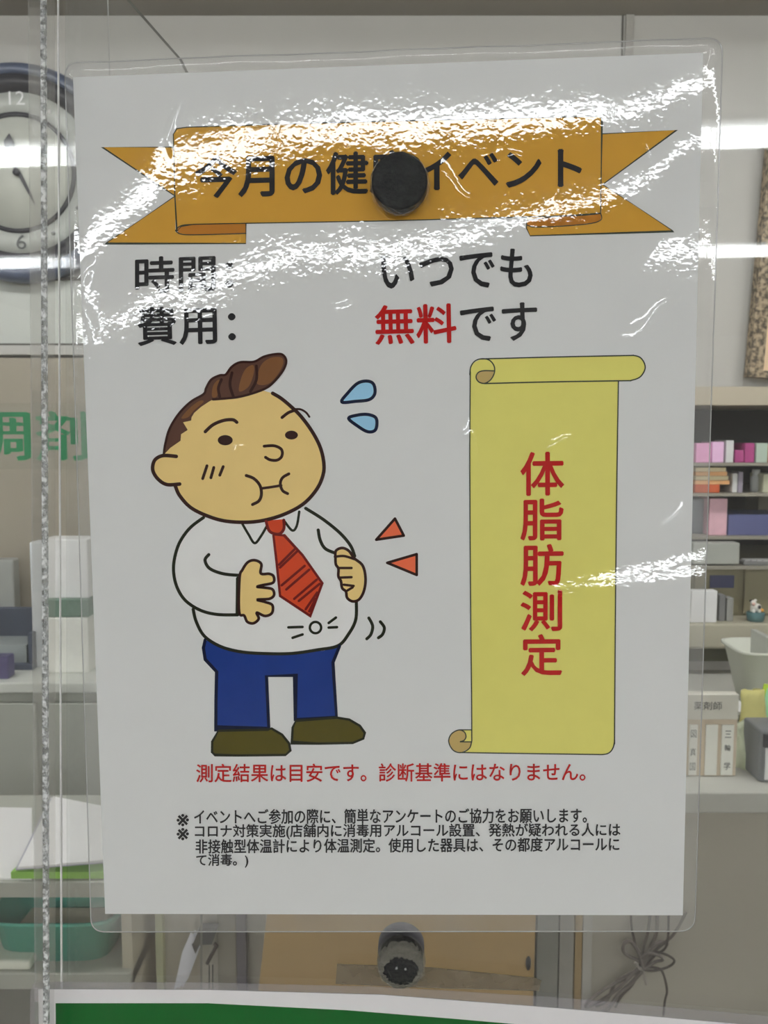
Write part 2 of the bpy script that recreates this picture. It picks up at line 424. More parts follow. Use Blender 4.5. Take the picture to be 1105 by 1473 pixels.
# gold ribbon
gold, goldd, line = ink('gold_ink', rgb(170, 128, 52)), ink('brown_fold_ink', rgb(150, 98, 40)), ink('dark_line_ink', rgb(52, 58, 52))
bn = Flat()
bn.fill([(149, 213.5), (252, 213.5), (253.5, 283.5), (254, 335), (275, 339), (355, 336), (355, 351.5), (153.5, 351.5), (253, 284)], gold, 1)
bn.fill([(865, 194.5), (972, 189), (866, 267), (967.5, 334), (762, 340.5), (757, 330), (757, 312), (864, 308)], gold, 1)
main = [(251, 195), (256, 187), (270, 185), (420, 180), (600, 175.5), (780, 171), (860, 169.5), (865, 172), (864, 240), (863, 309), (840, 311), (748, 313.5), (560, 319), (355, 322.5), (280, 324), (262, 327), (256, 334), (253, 280)]
bn.fill(main, gold, 2)
bn.fill([(256, 331), (262, 326), (285, 324), (320, 323), (355, 322.5), (355, 337), (320, 338), (275, 339), (258, 336)], goldd, 3)
bn.fill([(757, 319), (790, 313), (864, 308), (863, 318), (850, 323), (800, 326), (765, 328), (757, 325)], goldd, 3)
for p, cl in ((main, True), ([(252, 213.5), (149, 213.5), (253.5, 283.5), (153.5, 351.5), (355, 351.5), (355, 322.5)], False), ([(865, 194.5), (972, 189), (866, 267), (967.5, 334), (762, 340.5), (757, 330), (757, 313)], False)):
    bn.stroke(p, 1.5, line, 4, smooth=False, closed=cl)
bn.stroke([(254, 333), (262, 326), (285, 324), (355, 322.5)], 1.5, line, 4); bn.stroke([(254, 333), (262, 338), (285, 339), (355, 337)], 1.5, line, 4)
bn.stroke([(757, 325), (775, 328), (840, 324), (863, 318), (863, 308)], 1.5, line, 4); bn.stroke([(757, 318), (800, 313), (863, 308)], 1.5, line, 4)
bn.build('ribbon_banner', POSTER)['label'] = 'gold ribbon banner printed at the top'
black, red = ink('black_ink', rgb(40, 40, 42)), ink('red_ink', rgb(152, 28, 28))
text(MB(), '今月の健康イベント', (283, 286), (835, 272), (283, 226), black, 8, 2.6).build('title_lettering', POSTER)
def words(name, rows, m, bold, label=None):
    for row in rows:
        o = text(MB(), *row, m, 8, bold).build(name, POSTER)
        if label: o['label'] = label
words('heading_lettering', (('時間：', (197, 423), (336, 418), (197, 372)), ('費用：', (201, 498), (340, 494), (200, 444))), black, 1.8)
words('answer_lettering', (('いつでも', (550, 418), (765, 413), (549, 364)), ('です', (663, 493), (772, 489), (662, 440))), black, 1.8)
words('answer_lettering', (('無料', (541, 496), (656, 493), (540, 441)),), red, 2.0, 'two red characters')
words('notice_lettering', (('測定結果は目安です。診断基準にはなりません。', (284, 1123), (841, 1121), (284, 1097)),), red, .7, 'line of red lettering')
words('small_print', (('※', (256, 1186), (273, 1185.5), (256, 1169)), ('イベントへご参加の際に、簡単なアンケートのご協力をお願いします。', (281, 1183), (843, 1181), (281, 1162)),
                    ('※', (256, 1206), (273, 1205.5), (256, 1189)), ('コロナ対策実施(店舗内に消毒用アルコール設置、発熱が疑われる人には', (282, 1205), (891, 1203), (282, 1183.5)),
                    ('非接触型体温計により体温測定。使用した器具は、その都度アルコールに', (283, 1225), (889.5, 1221.5), (283, 1205)), ('て消毒。)', (284, 1245.5), (358, 1245), (284, 1226))), black, .75)
# scroll
yel, tan = ink('yellow_ink', rgb(189, 183, 100)), ink('tan_ink', rgb(160, 138, 88))
s = Flat()
body = [(676.5, 533), (684, 545), (700, 551), (888, 548), (886.7, 660), (884.5, 850), (883, 1062), (882, 1070), (879, 1077), (874, 1081.5), (866, 1083.3), (760, 1082), (657, 1080.5), (672, 1078), (678.5, 1066), (678, 1000), (676.5, 800)]
s.fill(body, yel, 1)
roll = [(691.7, 516.8), (800, 514), (910, 511.8), (920, 515), (926, 524), (926, 533), (919, 543), (906, 547.7), (800, 550), (697, 552), (704, 549), (710.5, 538), (710, 528), (704, 519)]
s.fill(roll, yel, 2)
s.fill([FS(p) for p in [(163, 150), (166, 110), (180, 80), (220, 60), (265, 65), (288, 105), (285, 140), (265, 172), (235, 185), (200, 184)]], yel, 3)
s.fill([(195, 150), (210, 125), (240, 120), (286, 120), (280, 150), (265, 172), (235, 185), (205, 175)], tan, 4, FS)
s.stroke([(676.4, 535), (675.7, 660), (676.6, 850), (678.2, 1000), (678.5, 1064)], 1.7, line, 5)
s.stroke([(163, 140), (168, 100), (190, 70), (225, 59), (262, 66), (286, 95), (288, 130), (270, 165), (240, 184), (210, 178), (195, 155), (205, 130), (235, 120), (285, 121)], 5.6/3.56*1.1, line, 6, FS)
s.stroke([(691.7, 516.8), (800, 514), (900, 512), (910, 511.8), (920, 515), (926, 524), (926, 533), (919, 543), (906, 547.7), (897, 548), (800, 549.5), (697, 552)], 1.8, line, 6)
s.stroke([(888.5, 548), (886.7, 660), (884.5, 850), (883, 1050), (883, 1062), (882, 1070), (879, 1077), (874, 1081.5), (866, 1083.3), (850, 1083.2), (760, 1082), (662, 1080.5)], 1.7, line, 6)
s.fill([(110, 177), (178, 177), (178, 242), (118, 240), (147, 215)], yel, 2, FT)
s.fill([(178, 240), (165, 275), (120, 297), (80, 285), (57, 240), (70, 200), (110, 178), (140, 188), (147, 215), (140, 232), (118, 239)], tan, 3, FT)
s.stroke([(178, 238), (165, 275), (122, 297), (80, 284), (57, 240), (70, 200), (108, 178), (138, 187), (148, 212), (138, 232), (118, 239)], 1.7, line, 5, FT)
s.stroke([(118, 240), (178, 240)], 1.6, line, 5, FT); s.stroke([(112, 177), (178, 177)], 1.6, line, 5, FT)
s.build('yellow_scroll', POSTER)['label'] = 'yellow unrolled scroll printed on the right of the sheet'
t = MB()
for ch, x0, x1, y0, y1 in (('体', 749, 810, 651, 712), ('脂', 749, 809, 718, 776), ('肪', 749, 809, 783, 841), ('測', 749, 807, 849, 906), ('定', 750, 807, 912, 970)):
    text(t, ch, (x0, y1), (x1, y1-.5), (x0, y0), red, 9, 2.0)
t.build('scroll_lettering', POSTER)['label'] = 'red vertical lettering on the scroll'
# cartoon man
skin, hairc, hairl = ink('skin_ink', rgb(206, 170, 112)), ink('hair_ink', rgb(74, 50, 42)), ink('hair_light_ink', rgb(104, 70, 44))
outl, shirtw, blue, olive = ink('outline_ink', rgb(44, 26, 24)), ink('shirt_white_ink', rgb(196, 199, 195)), ink('trouser_blue_ink', rgb(24, 46, 108), .08), ink('shoe_olive_ink', rgb(70, 64, 26), .08)
tiered, tied, navy, bodyl = ink('tie_red_ink', rgb(172, 60, 34)), ink('tie_dark_ink', rgb(92, 26, 24)), ink('navy_line_ink', rgb(16, 22, 44)), ink('body_line_ink', rgb(32, 34, 26))
f = Flat()
shl = [(215, 80), (150, 130), (100, 200), (75, 280), (72, 350), (90, 420), (130, 480), (200, 525), (280, 545), (378, 547)]
bel = [(165, 520), (180, 580), (220, 650), (300, 700), (400, 725), (520, 733), (640, 732), (760, 715), (860, 695), (910, 640), (945, 570), (948, 480)]
shr = [(705, 36), (790, 90), (870, 155), (920, 215), (940, 265)]
f.fill([FB(p) for p in spline(shl[:7]+bel)] + [FB(p) for p in [(985, 400), (940, 265), (920, 215), (870, 155), (790, 90), (705, 36), (600, 60), (300, 60)]], shirtw, 1)
W1 = 4.6
f.stroke(shl, W1, bodyl, 4, FB); f.stroke(bel, W1, bodyl, 4, FB); f.stroke(shr, W1, bodyl, 4, FB)
f.stroke([(378, 372), (376, 545)], W1, bodyl, 4, FB); f.stroke([(240, 258), (222, 285), (245, 325), (310, 350), (392, 358)], W1, bodyl, 4, FB)
f.stroke([(765, 140), (775, 190), (800, 230), (850, 252)], W1, bodyl, 4, FB)
f.stroke([(402, 112), (430, 160), (460, 203), (490, 170), (518, 122)], 3.6, bodyl, 4, FB); f.stroke([(603, 98), (640, 142), (662, 120), (674, 52)], 3.6, bodyl, 4, FB)
f.stroke([(752+27*math.cos(a*math.pi/5), 608+27*math.sin(a*math.pi/5)) for a in range(10)], 3.6, bodyl, 4, FB, closed=True)
for a, b in (((622, 607), (690, 605)), ((642, 657), (690, 641)), ((815, 586), (850, 560)), ((815, 608), (855, 606))): f.stroke([a, b], 3.8, bodyl, 4, FB)
man = f.build('cartoon_man', POSTER); man['label'] = 'printed cartoon of a stout man in shirt and tie'
f = Flat()
jaw = [(750, 270), (800, 300), (860, 350), (920, 410), (985, 500), (1030, 590), (1050, 680), (1045, 750), (1010, 830), (940, 910), (850, 965), (740, 1005), (620, 1025), (480, 1020), (370, 990), (270, 940), (205, 870), (180, 815)]
ear = [(205, 802), (130, 805), (80, 775), (50, 730), (48, 690), (65, 655), (110, 635), (185, 640)]
f.fill([FH(p) for p in spline(jaw)] + [FH(p) for p in [(112, 640), (130, 560), (180, 440), (270, 335), (380, 290), (560, 265), (680, 250)]], skin, 5)
f.fill([FH(p) for p in spline(ear)] + [FH((230, 720))], skin, 4)
f.stroke(jaw, 5.2, outl, 6, FH); f.stroke(ear, 5.2, outl, 6, FH)
f.ell((472, 545), 44, 30, outl, 6, FH); f.ell((860, 515), 38, 26, outl, 6, FH)
for p, w_ in (([(355, 495), (400, 455), (460, 430), (515, 425), (540, 440)], 4.8), ([(805, 412), (840, 385), (872, 372)], 4.4), ([(872, 364), (912, 364), (945, 382), (965, 408)], 3.0), ([(700, 580), (760, 578), (802, 600), (803, 640), (775, 662), (735, 660), (708, 645)], 4.2),
             ([(365, 695), (340, 770)], 4.2), ([(405, 705), (388, 765)], 4.2), ([(460, 700), (440, 750)], 4.2), ([(595, 752), (640, 770), (675, 810), (684, 860), (670, 900), (632, 922)], 4.4), ([(680, 828), (740, 820), (800, 810)], 3.8), ([(845, 742), (808, 765), (795, 800), (808, 840), (838, 858)], 4.2)):
    f.stroke(p, w_, outl, 6, FH)
f.build('face', man)
f = Flat()
hout = [(112, 630), (120, 570), (145, 480), (200, 390), (270, 320), (345, 275), (360, 240), (390, 190), (440, 165), (475, 160), (510, 115), (560, 88), (640, 85), (700, 55), (770, 40), (810, 45), (830, 80), (815, 130), (770, 190), (720, 235), (650, 265), (560, 290), (480, 300), (400, 306)]
f.fill([FH(p) for p in spline(hout)] + [FH(p) for p in [(375, 320), (330, 350), (290, 385), (275, 410), (272, 430), (225, 440), (252, 485), (213, 510), (210, 548), (150, 590)]], hairc, 6)
f.fill([FH(p) for p in spline([(660, 215), (665, 150), (690, 95), (740, 62), (800, 60), (812, 95), (780, 160), (725, 215)], 6, True)], hairl, 7)
f.fill([FH(p) for p in spline([(555, 260), (560, 200), (590, 130), (635, 105), (640, 150), (610, 230)], 6, True)], hairl, 7)
f.fill([FH(p) for p in spline([(215, 415), (260, 360), (320, 315), (345, 320), (290, 370), (255, 410)], 6, True)], hairl, 7)
f.fill([FH(p) for p in spline([(395, 290), (400, 230), (425, 195), (440, 200), (425, 285)], 6, True)], hairl, 7)
f.stroke(hout, 3.4, outl, 8, FH)
for p in ([(450, 190), (432, 240), (440, 290)], [(512, 150), (500, 220), (520, 290)], [(655, 110), (655, 190), (620, 260)]): f.stroke(p, 4, outl, 8, FH)
f.build('hair', man)
f = Flat()
f.fill([(515, 95), (600, 88), (602, 135), (575, 160), (532, 146)], tiered, 5, FB)
tie = [(550, 165), (602, 165), (690, 260), (785, 395), (727, 552), (582, 456), (566, 300)]
f.fill(tie, tiered, 5, FB)
for a, b in (((578, 306), (652, 232)), ((582, 320), (662, 244)), ((590, 405), (700, 312)), ((612, 425), (722, 330)), ((650, 470), (758, 378)), ((672, 480), (772, 398)), ((705, 520), (760, 440)), ((722, 530), (752, 470))): f.stroke([a, b], 3.6, tied, 6, FB)
f.stroke(tie, 3.6, tied, 7, FB, smooth=False, closed=True); f.stroke([(515, 98), (532, 146), (575, 160), (600, 135), (600, 92)], 4.2, tied, 7, FB)
f.build('necktie', man)
def hand(fill, strokes):
    f = Flat(); f.fill([FB(p) for p in spline(fill, 4, True)], skin, 6); f.stroke(fill, 4.0, outl, 7, FB, closed=True)
    for p in strokes: f.stroke(p, 3.6, outl, 7, FB)
    return f.build('hand', man)
hand([(388, 370), (402, 330), (428, 294), (462, 285), (492, 303), (490, 348), (530, 350), (551, 362), (549, 392), (500, 404), (472, 412), (505, 416), (545, 424), (553, 452), (530, 470), (472, 474), (510, 485), (545, 500), (543, 538), (510, 552), (470, 536), (480, 565), (455, 587), (425, 580), (410, 550), (386, 532)], [])
hand([(848, 275), (850, 240), (880, 226), (912, 240), (938, 275), (978, 310), (992, 370), (985, 430), (962, 472), (930, 482), (904, 465), (898, 435), (880, 418), (874, 385), (862, 362), (862, 325), (850, 305)], [[(845, 268), (890, 265), (940, 280)], [(865, 322), (925, 322)], [(870, 368), (925, 366)], [(888, 402), (935, 408)], [(905, 430), (930, 415)]])
f = Flat()
tr_ = [(65, 155), (55, 200), (65, 265), (130, 335), (126, 500), (125, 655), (425, 655), (412, 360), (575, 355), (575, 605), (808, 592), (795, 400), (788, 282), (825, 190), (740, 215), (600, 232), (420, 232), (280, 220), (150, 185)]
f.fill(tr_, blue, 3, FL); f.stroke(tr_[:14], 4.6, navy, 4, FL, smooth=False); f.build('trousers', man)
for p in ([(140, 668), (105, 730), (104, 790), (120, 805), (250, 808), (520, 805), (547, 780), (540, 740), (500, 690), (440, 655), (420, 662)], [(578, 612), (560, 650), (555, 735), (700, 741), (900, 737), (960, 712), (968, 680), (940, 640), (880, 605), (810, 594)]):
    f = Flat(); f.fill([FL(v) for v in p], olive, 5); f.stroke(p, 3.4, bodyl, 6, FL, smooth=False, closed=True); f.build('shoe', man)
drop, spark = ink('drop_blue_ink', rgb(128, 170, 200)), ink('spark_orange_ink', rgb(208, 92, 62))
for p in ([(105, 230), (150, 165), (210, 105), (265, 88), (310, 97), (330, 130), (328, 180), (290, 215), (200, 226)], [(152, 342), (210, 320), (280, 315), (335, 335), (345, 380), (330, 425), (280, 432), (215, 395)]):
    f = Flat(); f.fill([FD(v) for v in spline(p, 5, True)], drop, 3); f.stroke(p, 4.6, navy, 4, FD, closed=True); f.build('sweat_drop', POSTER)['label'] = 'printed blue sweat drop'
for p in ([(340, 1168), (468, 1024), (528, 1140)], [(415, 1325), (616, 1266), (616, 1408)]):
    f = Flat(); f.fill(p, spark, 3, FD)
    for i in range(3): f.stroke([p[i], p[(i+1) % 3]], 3.8, outl, 4, FD)
    f.build('spark_mark', POSTER)['label'] = 'printed orange triangle'
for p in ([(1008, 562), (1026, 600), (1018, 640), (998, 662)], [(1063, 580), (1082, 608), (1074, 640), (1054, 657)]):
    f = Flat(); f.stroke(p, 4.4, bodyl, 4, FB); f.build('motion_mark', POSTER)

# ================================================================== LOWER SIGN
sg = thing('green_sign', 'laminated white sheet with a green field, fixed to the screen under the poster', 'sign', matrix=MP @ Matrix.Translation((0, 0, -.25)))
def loc2(p, off=0): x, z = pl(*p, off); return (x, z+.25)
tl = [(57, 1420), (300, 1421), (550, 1428), (800, 1447), (1130, 1476)]
MB().prism([loc2(p) for p in tl + [(1135, 1800), (62, 1800)]], -.0012, -.0010, ink('sign_paper', rgb(196, 194, 200), .015)).build('paper_sheet', sg)
gf = [(82, 1440), (300, 1440), (500, 1450), (650, 1462), (800, 1475), (1105, 1506), (1110, 1780), (85, 1780)]
m = MB(); m.add([(x, -.00125, z) for x, z in [loc2(p) for p in gf]], [tuple(range(len(gf)))], ink('green_ink', rgb(12, 80, 30), .05, 30)).build('green_field', sg)['label'] = 'deep green printed field'
fm = [(45, 1425), (50, 1413), (60, 1410), (300, 1411), (550, 1417), (800, 1432), (1130, 1461)]
vs = [loc2(p) for p in fm + [(1135, 1480)] + tl[::-1] + [(57, 1800), (46, 1800)]]
MB().prism(vs, -.0012, -.0009, clear('sign_film', 1.2, .13, tint=(.97, .965, .98), rough=.05, hazecol=(.8, .78, .84))).build('laminate_margin', sg)

# ================================================================== MAGNETS AND TAPE
M_mag = mat('black_magnet', rgb(22, 22, 26), .6, .2, 200, spec=.04)
M_magb = mat('dark_ferrite', rgb(66, 64, 68), .5, .1, 150)
M_tape = clear('crinkled_tape', 1.3, .012, tint=(.96, .96, .94), rough=.04, bump=.0016, bscale=650, hazecol=(.6, .6, .55))
def magnet(px, py, rpx, label, front=True, thick=.006, n=12, tape=True, mm=None, y0=None):
    y0 = -.0022 if y0 is None else y0
    x, z = pl(px, py, thick if front else -.004); r = rpx*.304/FPX
    t = thing('magnet', label, 'magnet', matrix=MP @ Matrix.Translation((x, y0, z)))
    prof = [(r*.92, 0), (r, .0008), (r, thick-.001), (r*.92, thick)]
    if not front: prof = [(a, -b) for a, b in prof]
    MB().lathe(prof, (0, 0, 0), mm or M_mag, n*4, 'y', True).build('magnet_disc', t)
    return t, r
def crinkle(t, r, thick, full=True):
    m = MB(); nA, nR = 44, 9; vs = []
    for j in range(nR+1):
        u = j/nR
        for k in range(nA):
            a = 2*math.pi*k/nA
            if u < .68: rr, h = r*1.02*u/.68, thick + .0003 + .00008*R.random()
            else: rr, h = r*(1.03+.06*(u-.68)/.32*R.random()+.02*R.random()), (thick+.0003)*(1-(u-.68)/.32*.92)
            h += (.00008 if u < .6 else .0005)*(R.random()-.5); rr *= 1+.03*(R.random()-.5)
            vs.append((rr*math.cos(a), -h, rr*math.sin(a)))
    m.add(vs, [(j*nA+k, j*nA+(k+1) % nA, (j+1)*nA+(k+1) % nA, (j+1)*nA+k) for j in range(nR) for k in range(nA)], M_tape)
    return m.build('tape_wrap', t)
t, r = magnet(575, 263, 38, 'black disc magnet wrapped in crinkled clear tape, pressed on the ribbon title', thick=.007)
crinkle(t, r, .007)['label'] = 'crinkled clear tape'
t, r = magnet(577, 1390, 33, 'black disc magnet in ragged clear tape on the screen below the poster', thick=.007, y0=-.0002)
crinkle(t, r, .007)['label'] = 'ragged clear tape'
vs = []; nA = 60
for k in range(nA):
    a = 2*math.pi*k/nA; up = max(0, math.sin(a)+.25)
    for q, h in ((.86-.24*up-.14*R.random(), .0076+.0003*R.random()), (1.0, .0074+.0004*R.random()), (1.05+.09*R.random(), .0045+.0025*R.random())): vs.append((r*q*math.cos(a), -h, r*q*math.sin(a)))
MB().add(vs, [(3*k+j, 3*k+j+1, (3*k+j+4) % (3*nA), (3*k+j+3) % (3*nA)) for k in range(nA) for j in (0, 1)], clear('torn_tape', 1.5, .3, tint=(.9, .9, .85), rough=.1, bump=.002, bscale=500, hazecol=(.5, .48, .4))).build('tape_skirt', t)['label'] = 'torn dull tape edge'
M_dot = mat('bright_dot', rgb(120, 120, 120), .3)
MB().lathe([(.0004, -.0001), (.0004, .0002)], (-.0016, -.0075, -.0003), M_dot, 10, 'y').lathe([(.0004, -.0001), (.0004, .0002)], (.0016, -.0075, -.0006), M_dot, 10, 'y').build('pin_mark', t)
magnet(577, 1368, 35.5, 'bare dark grey disc magnet behind the screen, just above the taped lower magnet', front=False, thick=.006, mm=M_magb, y0=.0036)
q = [pl(*p) for p in ((485, 1386), (620, 1391), (770, 1406), (779, 1410), (775, 1424), (620, 1420), (483, 1414))]
cx, cz = q[0]
tp = MB().prism([(x-cx, z-cz) for x, z in q], -.0006, -.0001, clear('matt_tape', .6, .42, tint=(.75, .75, .72), rough=.3, hazecol=(.34, .29, .22))).build('tape_strip')
tp.matrix_world = MP @ Matrix.Translation((cx, 0, cz)); tag(tp, 'strip of dull clear tape stuck on the screen beside the lower magnet', 'tape')

# ================================================================== DISPENSARY, LEFT
ROW[0] = 700
def wbox(px0, px1, py0, py1, Y, dep, m, mb=None):
    """box whose front face covers the pixel rectangle at distance Y"""
    a, b = at(px0, py0, Y), at(px1, py1, Y); z0, z1 = wz(py1, Y), wz(py0, Y)
    return (mb or MB()).box(wx(px0, Y), wx(px1, Y), Y, Y+dep, z0, z1, m)
def item(name, label, cat, px0, px1, py0, py1, Y, dep, m, group=None, bevel=.002):
    o = wbox(px0, px1, py0, py1, Y, dep, m).build(name, loc=(wx((px0+px1)/2, Y), Y+dep/2, wz(py1, Y)), bevel=bevel)
    return tag(o, label, cat, group)
def flattext(mb, body, x0, x1, z0, z1, y, m, M=None):
    g, fs = glyphs(body); mb.add([(x0+(x1-x0)*u, y, z0+(z1-z0)*v) for u, v in g], fs, m); return mb
# wall clock
YC = YW-.04; cc = at(27, 250, YC); k = YC/FPX
ck = thing('wall_clock', 'round wall clock with a dark blue rim and silver hour ring on the back wall', 'clock', cc)
M_rim = mat('blue_black_rim', rgb(66, 74, 92), .3, .1, 20, spec=.6); M_dk = mat('clock_black', rgb(42, 42, 46), .4, .1, 30); M_sil = mat('silver_ring', rgb(150, 153, 148), .45, .05, 30)
MB().lathe([(148*k, -.03), (149*k, .0), (145*k, .016), (134*k, .022), (131*k, .014), (131*k, -.03)], (0, 0, 0), M_rim, 72, 'y', caps=False).build('rim', ck)
MB().lathe([(131*k, -.01), (131*k, .014), (120*k, .012), (109*k, .004), (109*k, -.01)], (0, 0, 0), M_dk, 72, 'y', caps=False).build('inner_rim', ck)
MB().lathe([(109*k, -.01), (109*k, .004), (82*k, .006), (82*k, -.01)], (0, 0, 0), M_sil, 72, 'y', caps=False).build('hour_ring', ck)
MB().lathe([(82*k, -.01), (82*k, .007), (76*k, .009), (76*k, -.01)], (0, 0, 0), M_dk, 72, 'y', caps=False).build('dial_ring', ck)
MB().lathe([(76*k, -.012), (76*k, .0045)], (0, 0, 0), mat('pale_dial', rgb(166, 168, 160), .5, .02, 10), 72, 'y').build('dial', ck)
M_num, M_numw = mat('numeral_grey', rgb(70, 72, 72), .5), mat('numeral_white', rgb(225, 228, 215), .3)
flattext(MB(), '12', -8*k, 14*k, (100-9)*k, (100+9)*k, -.0075, M_numw).build('numeral', ck); flattext(MB(), '6', -5*k, 9*k, -104*k, -84*k, -.0075, M_num).build('numeral', ck)
for h in range(12):
    if h in (0, 6): continue
    a = math.pi/2 - h*math.pi/6; MB().lathe([(2.6*k, .006), (2.6*k, .0078)], (95*k*math.cos(a), 0, 95*k*math.sin(a)), M_num if 3 < h < 9 else M_numw, 10, 'y').build('hour_mark', ck)
def chand(pts): return MB().prism([(x*k, z*k) for x, z in pts], -.012, -.010, M_dk).build('hand', ck)
chand([(-2, 0), (-8, 18), (-14, 22), (-16, 42), (-8, 52), (-2, 40), (-5, 24), (4, 2)])
chand([(-2, 2), (4, -8), (18, -34), (24, -44), (20, -30), (6, 0)])
MB().lathe([(5*k, .009), (5*k, .014), (2*k, .016)], (0, 0, 0), M_dk, 16, 'y').build('hub', ck)
# sign on glass: green lettering
YG = .85; gs = thing('hanging_sign', 'clear hanging sign with large green lettering, at the left behind the screen', 'sign', at(60, 700, YG))
g0 = Vector(gs.location); M_grn = mat('green_vinyl', rgb(34, 128, 82), .5, .1, 30)
def gl_(px, py): p = at(px, py, YG)-g0; return p.x, p.z
x0, z0 = gl_(-120, 675); x1, z1 = gl_(215, 580)
MB().box(x0, x1, 0, .003, z0, z1, clear('sign_acrylic', .5, .03, tint=(.96, .97, .96))).build('clear_plate', gs)
m = MB(); a, b = gl_(-38, 662), gl_(41, 590); flattext(m, '調', a[0], b[0], a[1], b[1], -.0004, M_grn)
for d in (.0008, -.0008, .0016, -.0016): flattext(m, '調', a[0]+d, b[0]+d, a[1]+d*.4, b[1]-d*.4, -.0005-d*.02, M_grn)
a, b = gl_(55, 662), gl_(124, 592)
for d in (.0016, .0008, 0, -.0008, -.0016): flattext(m, '剤', a[0]+d, b[0]+d, a[1]+d*.4, b[1]-d*.4, -.0004-d*.02, M_grn)
m.build('green_lettering', gs)
m = MB()
for px in (-60, 170): x, z = gl_(px, 580); m.tube([(x, .0015, z), (x, .0015, CEIL-g0.z)], .0006, mat('nylon_line', rgb(150, 150, 148), .4))
m.build('hanging_line', gs)
# rear counter at the left
ROW[0] = 900
M_grey = mat('grey_laminate', rgb(140, 142, 134), .5, .05, 10); M_lt = mat('pale_counter', rgb(170, 172, 166), .4, .03, 10); M_dkin = mat('shadow_grey_back', rgb(100, 98, 90), .7, .08, 9)
yc = 1.5; zt = wz(982, yc)
rc = thing('dispensary_counter', 'grey dispensary counter along the left, behind the screen', 'counter', (-.6, yc, 0))
o = rc.location.copy()
def rel(o, x0, x1, y0, y1, z0, z1, m, mb=None): return (mb or MB()).box(x0-o[0], x1-o[0], y0-o[1], y1-o[1], z0-o[2], z1-o[2], m)
xr = wx(240, yc)
rel(o, -1.3, xr, yc, YW-.02, zt-.02, zt, M_lt).build('worktop', rc, bevel=.003)
rel(o, -1.28, xr-.01, yc+.02, YW-.02, 0, zt-.02, M_grey).build('cabinet_body', rc)
for i in range(3): rel(o, -1.26+i*.33, -.95+i*.33, yc+.008, yc+.02, .1, zt-.04, M_grey).build('door', rc, bevel=.002)
# things on the rear counter
M_brown, M_navy = mat('brown_back', rgb(118, 112, 100), .7, .12, 14), mat('navy_cloth', rgb(60, 66, 78), .7, .1, 30)
def frontbox(name, label, cat, px0, px1, py0, Y, dep, m, group=None):
    o = MB().box(wx(px0, Y), wx(px1, Y), Y, Y+dep, zt, wz(py0, Y), m).build(name, loc=(wx((px0+px1)/2, Y), Y+dep/2, zt), bevel=.003)
    return tag(o, label, cat, group)
o = MB().box(wx(-150, 1.74), wx(238, 1.74), 1.74, YW-.055, zt, wz(515, 1.74), mat('taupe_cupboard', rgb(126, 120, 108), .6, .12, 8)).build('storage_cupboard', loc=(wx(40, 1.74), 1.8, zt)); tag(o, 'brownish grey cupboard against the back wall behind the green lettering', 'cupboard')
bk = thing('document_tray', 'navy tray holding papers on the rear counter at the left edge', 'tray', (wx(10, 1.58), 1.58, zt))
o = bk.location; z = wz(888, 1.58)-zt
MB().box(-.07, .045, 0, .1, 0, .012, M_navy).box(-.07, .045, .09, .1, .012, z, M_navy).box(-.07, -.06, 0, .09, .012, z, M_navy).box(.037, .045, 0, .09, .012, z*.7, M_navy).build('tray_body', bk, bevel=.002)
MB().box(-.055, .03, .01, .085, .012, z*.45, mat('tray_paper', rgb(118, 124, 124), .7, .1, 60)).build('papers', bk)
frontbox('jar', 'dark purple jar on the rear counter at the left edge', 'jar', -14, 9, 945, 1.52, .03, mat('purple_plastic', rgb(70, 66, 96), .3))
o = MB().lathe([(.013, 0), (.0155, .004), (.0155, .03), (.009, .036), (.009, .042), (.011, .043), (.011, .05)], (wx(-6, 1.7), 1.64, zt), mat('dark_bottle', rgb(58, 58, 66), .3), 24).build('bottle', loc=(wx(-6, 1.7), 1.64, zt)); tag(o, 'small dark bottle standing behind the navy tray', 'bottle')
frontbox('carton', 'grey carton stacked at the back of the rear counter, left of the joint strip', 'box', -20, 22, 805, 1.68, .03, mat('grey_carton', rgb(128, 130, 126), .6, .06, 40))
# bright stack next to the joint
M_wh, M_pg, M_dg = mat('white_card', rgb(212, 214, 216), .5, .05, 40), mat('pale_green_card', rgb(205, 214, 190), .5, .1, 50), mat('dark_green_card', rgb(84, 104, 92), .5, .1, 30)
frontbox('carton', 'white and pale green carton at the right end of the rear counter', 'box', 66, 126, 888, 1.56, .06, M_pg)
zc = wz(888, 1.56)
o = MB().box(wx(62, 1.56), wx(128, 1.56), 1.56, 1.63, zc, wz(862, 1.56), M_dg).build('file_box', loc=(wx(95, 1.56), 1.595, zc), bevel=.002); tag(o, 'flat dark green box lying on the pale green carton', 'box')
zc2 = wz(862, 1.56)
o = MB().box(wx(60, 1.56), wx(126, 1.56), 1.57, 1.63, zc2, wz(776, 1.57), M_wh).build('carton', loc=(wx(95, 1.56), 1.6, zc2), bevel=.002); tag(o, 'white carton on top of the dark green box by the joint strip', 'box')
frontbox('paper_roll', 'white carton standing behind the joint strip on the rear counter', 'box', 46, 64, 780, 1.6, .04, mat('offwhite_card', rgb(186, 190, 194), .5, .06, 50))
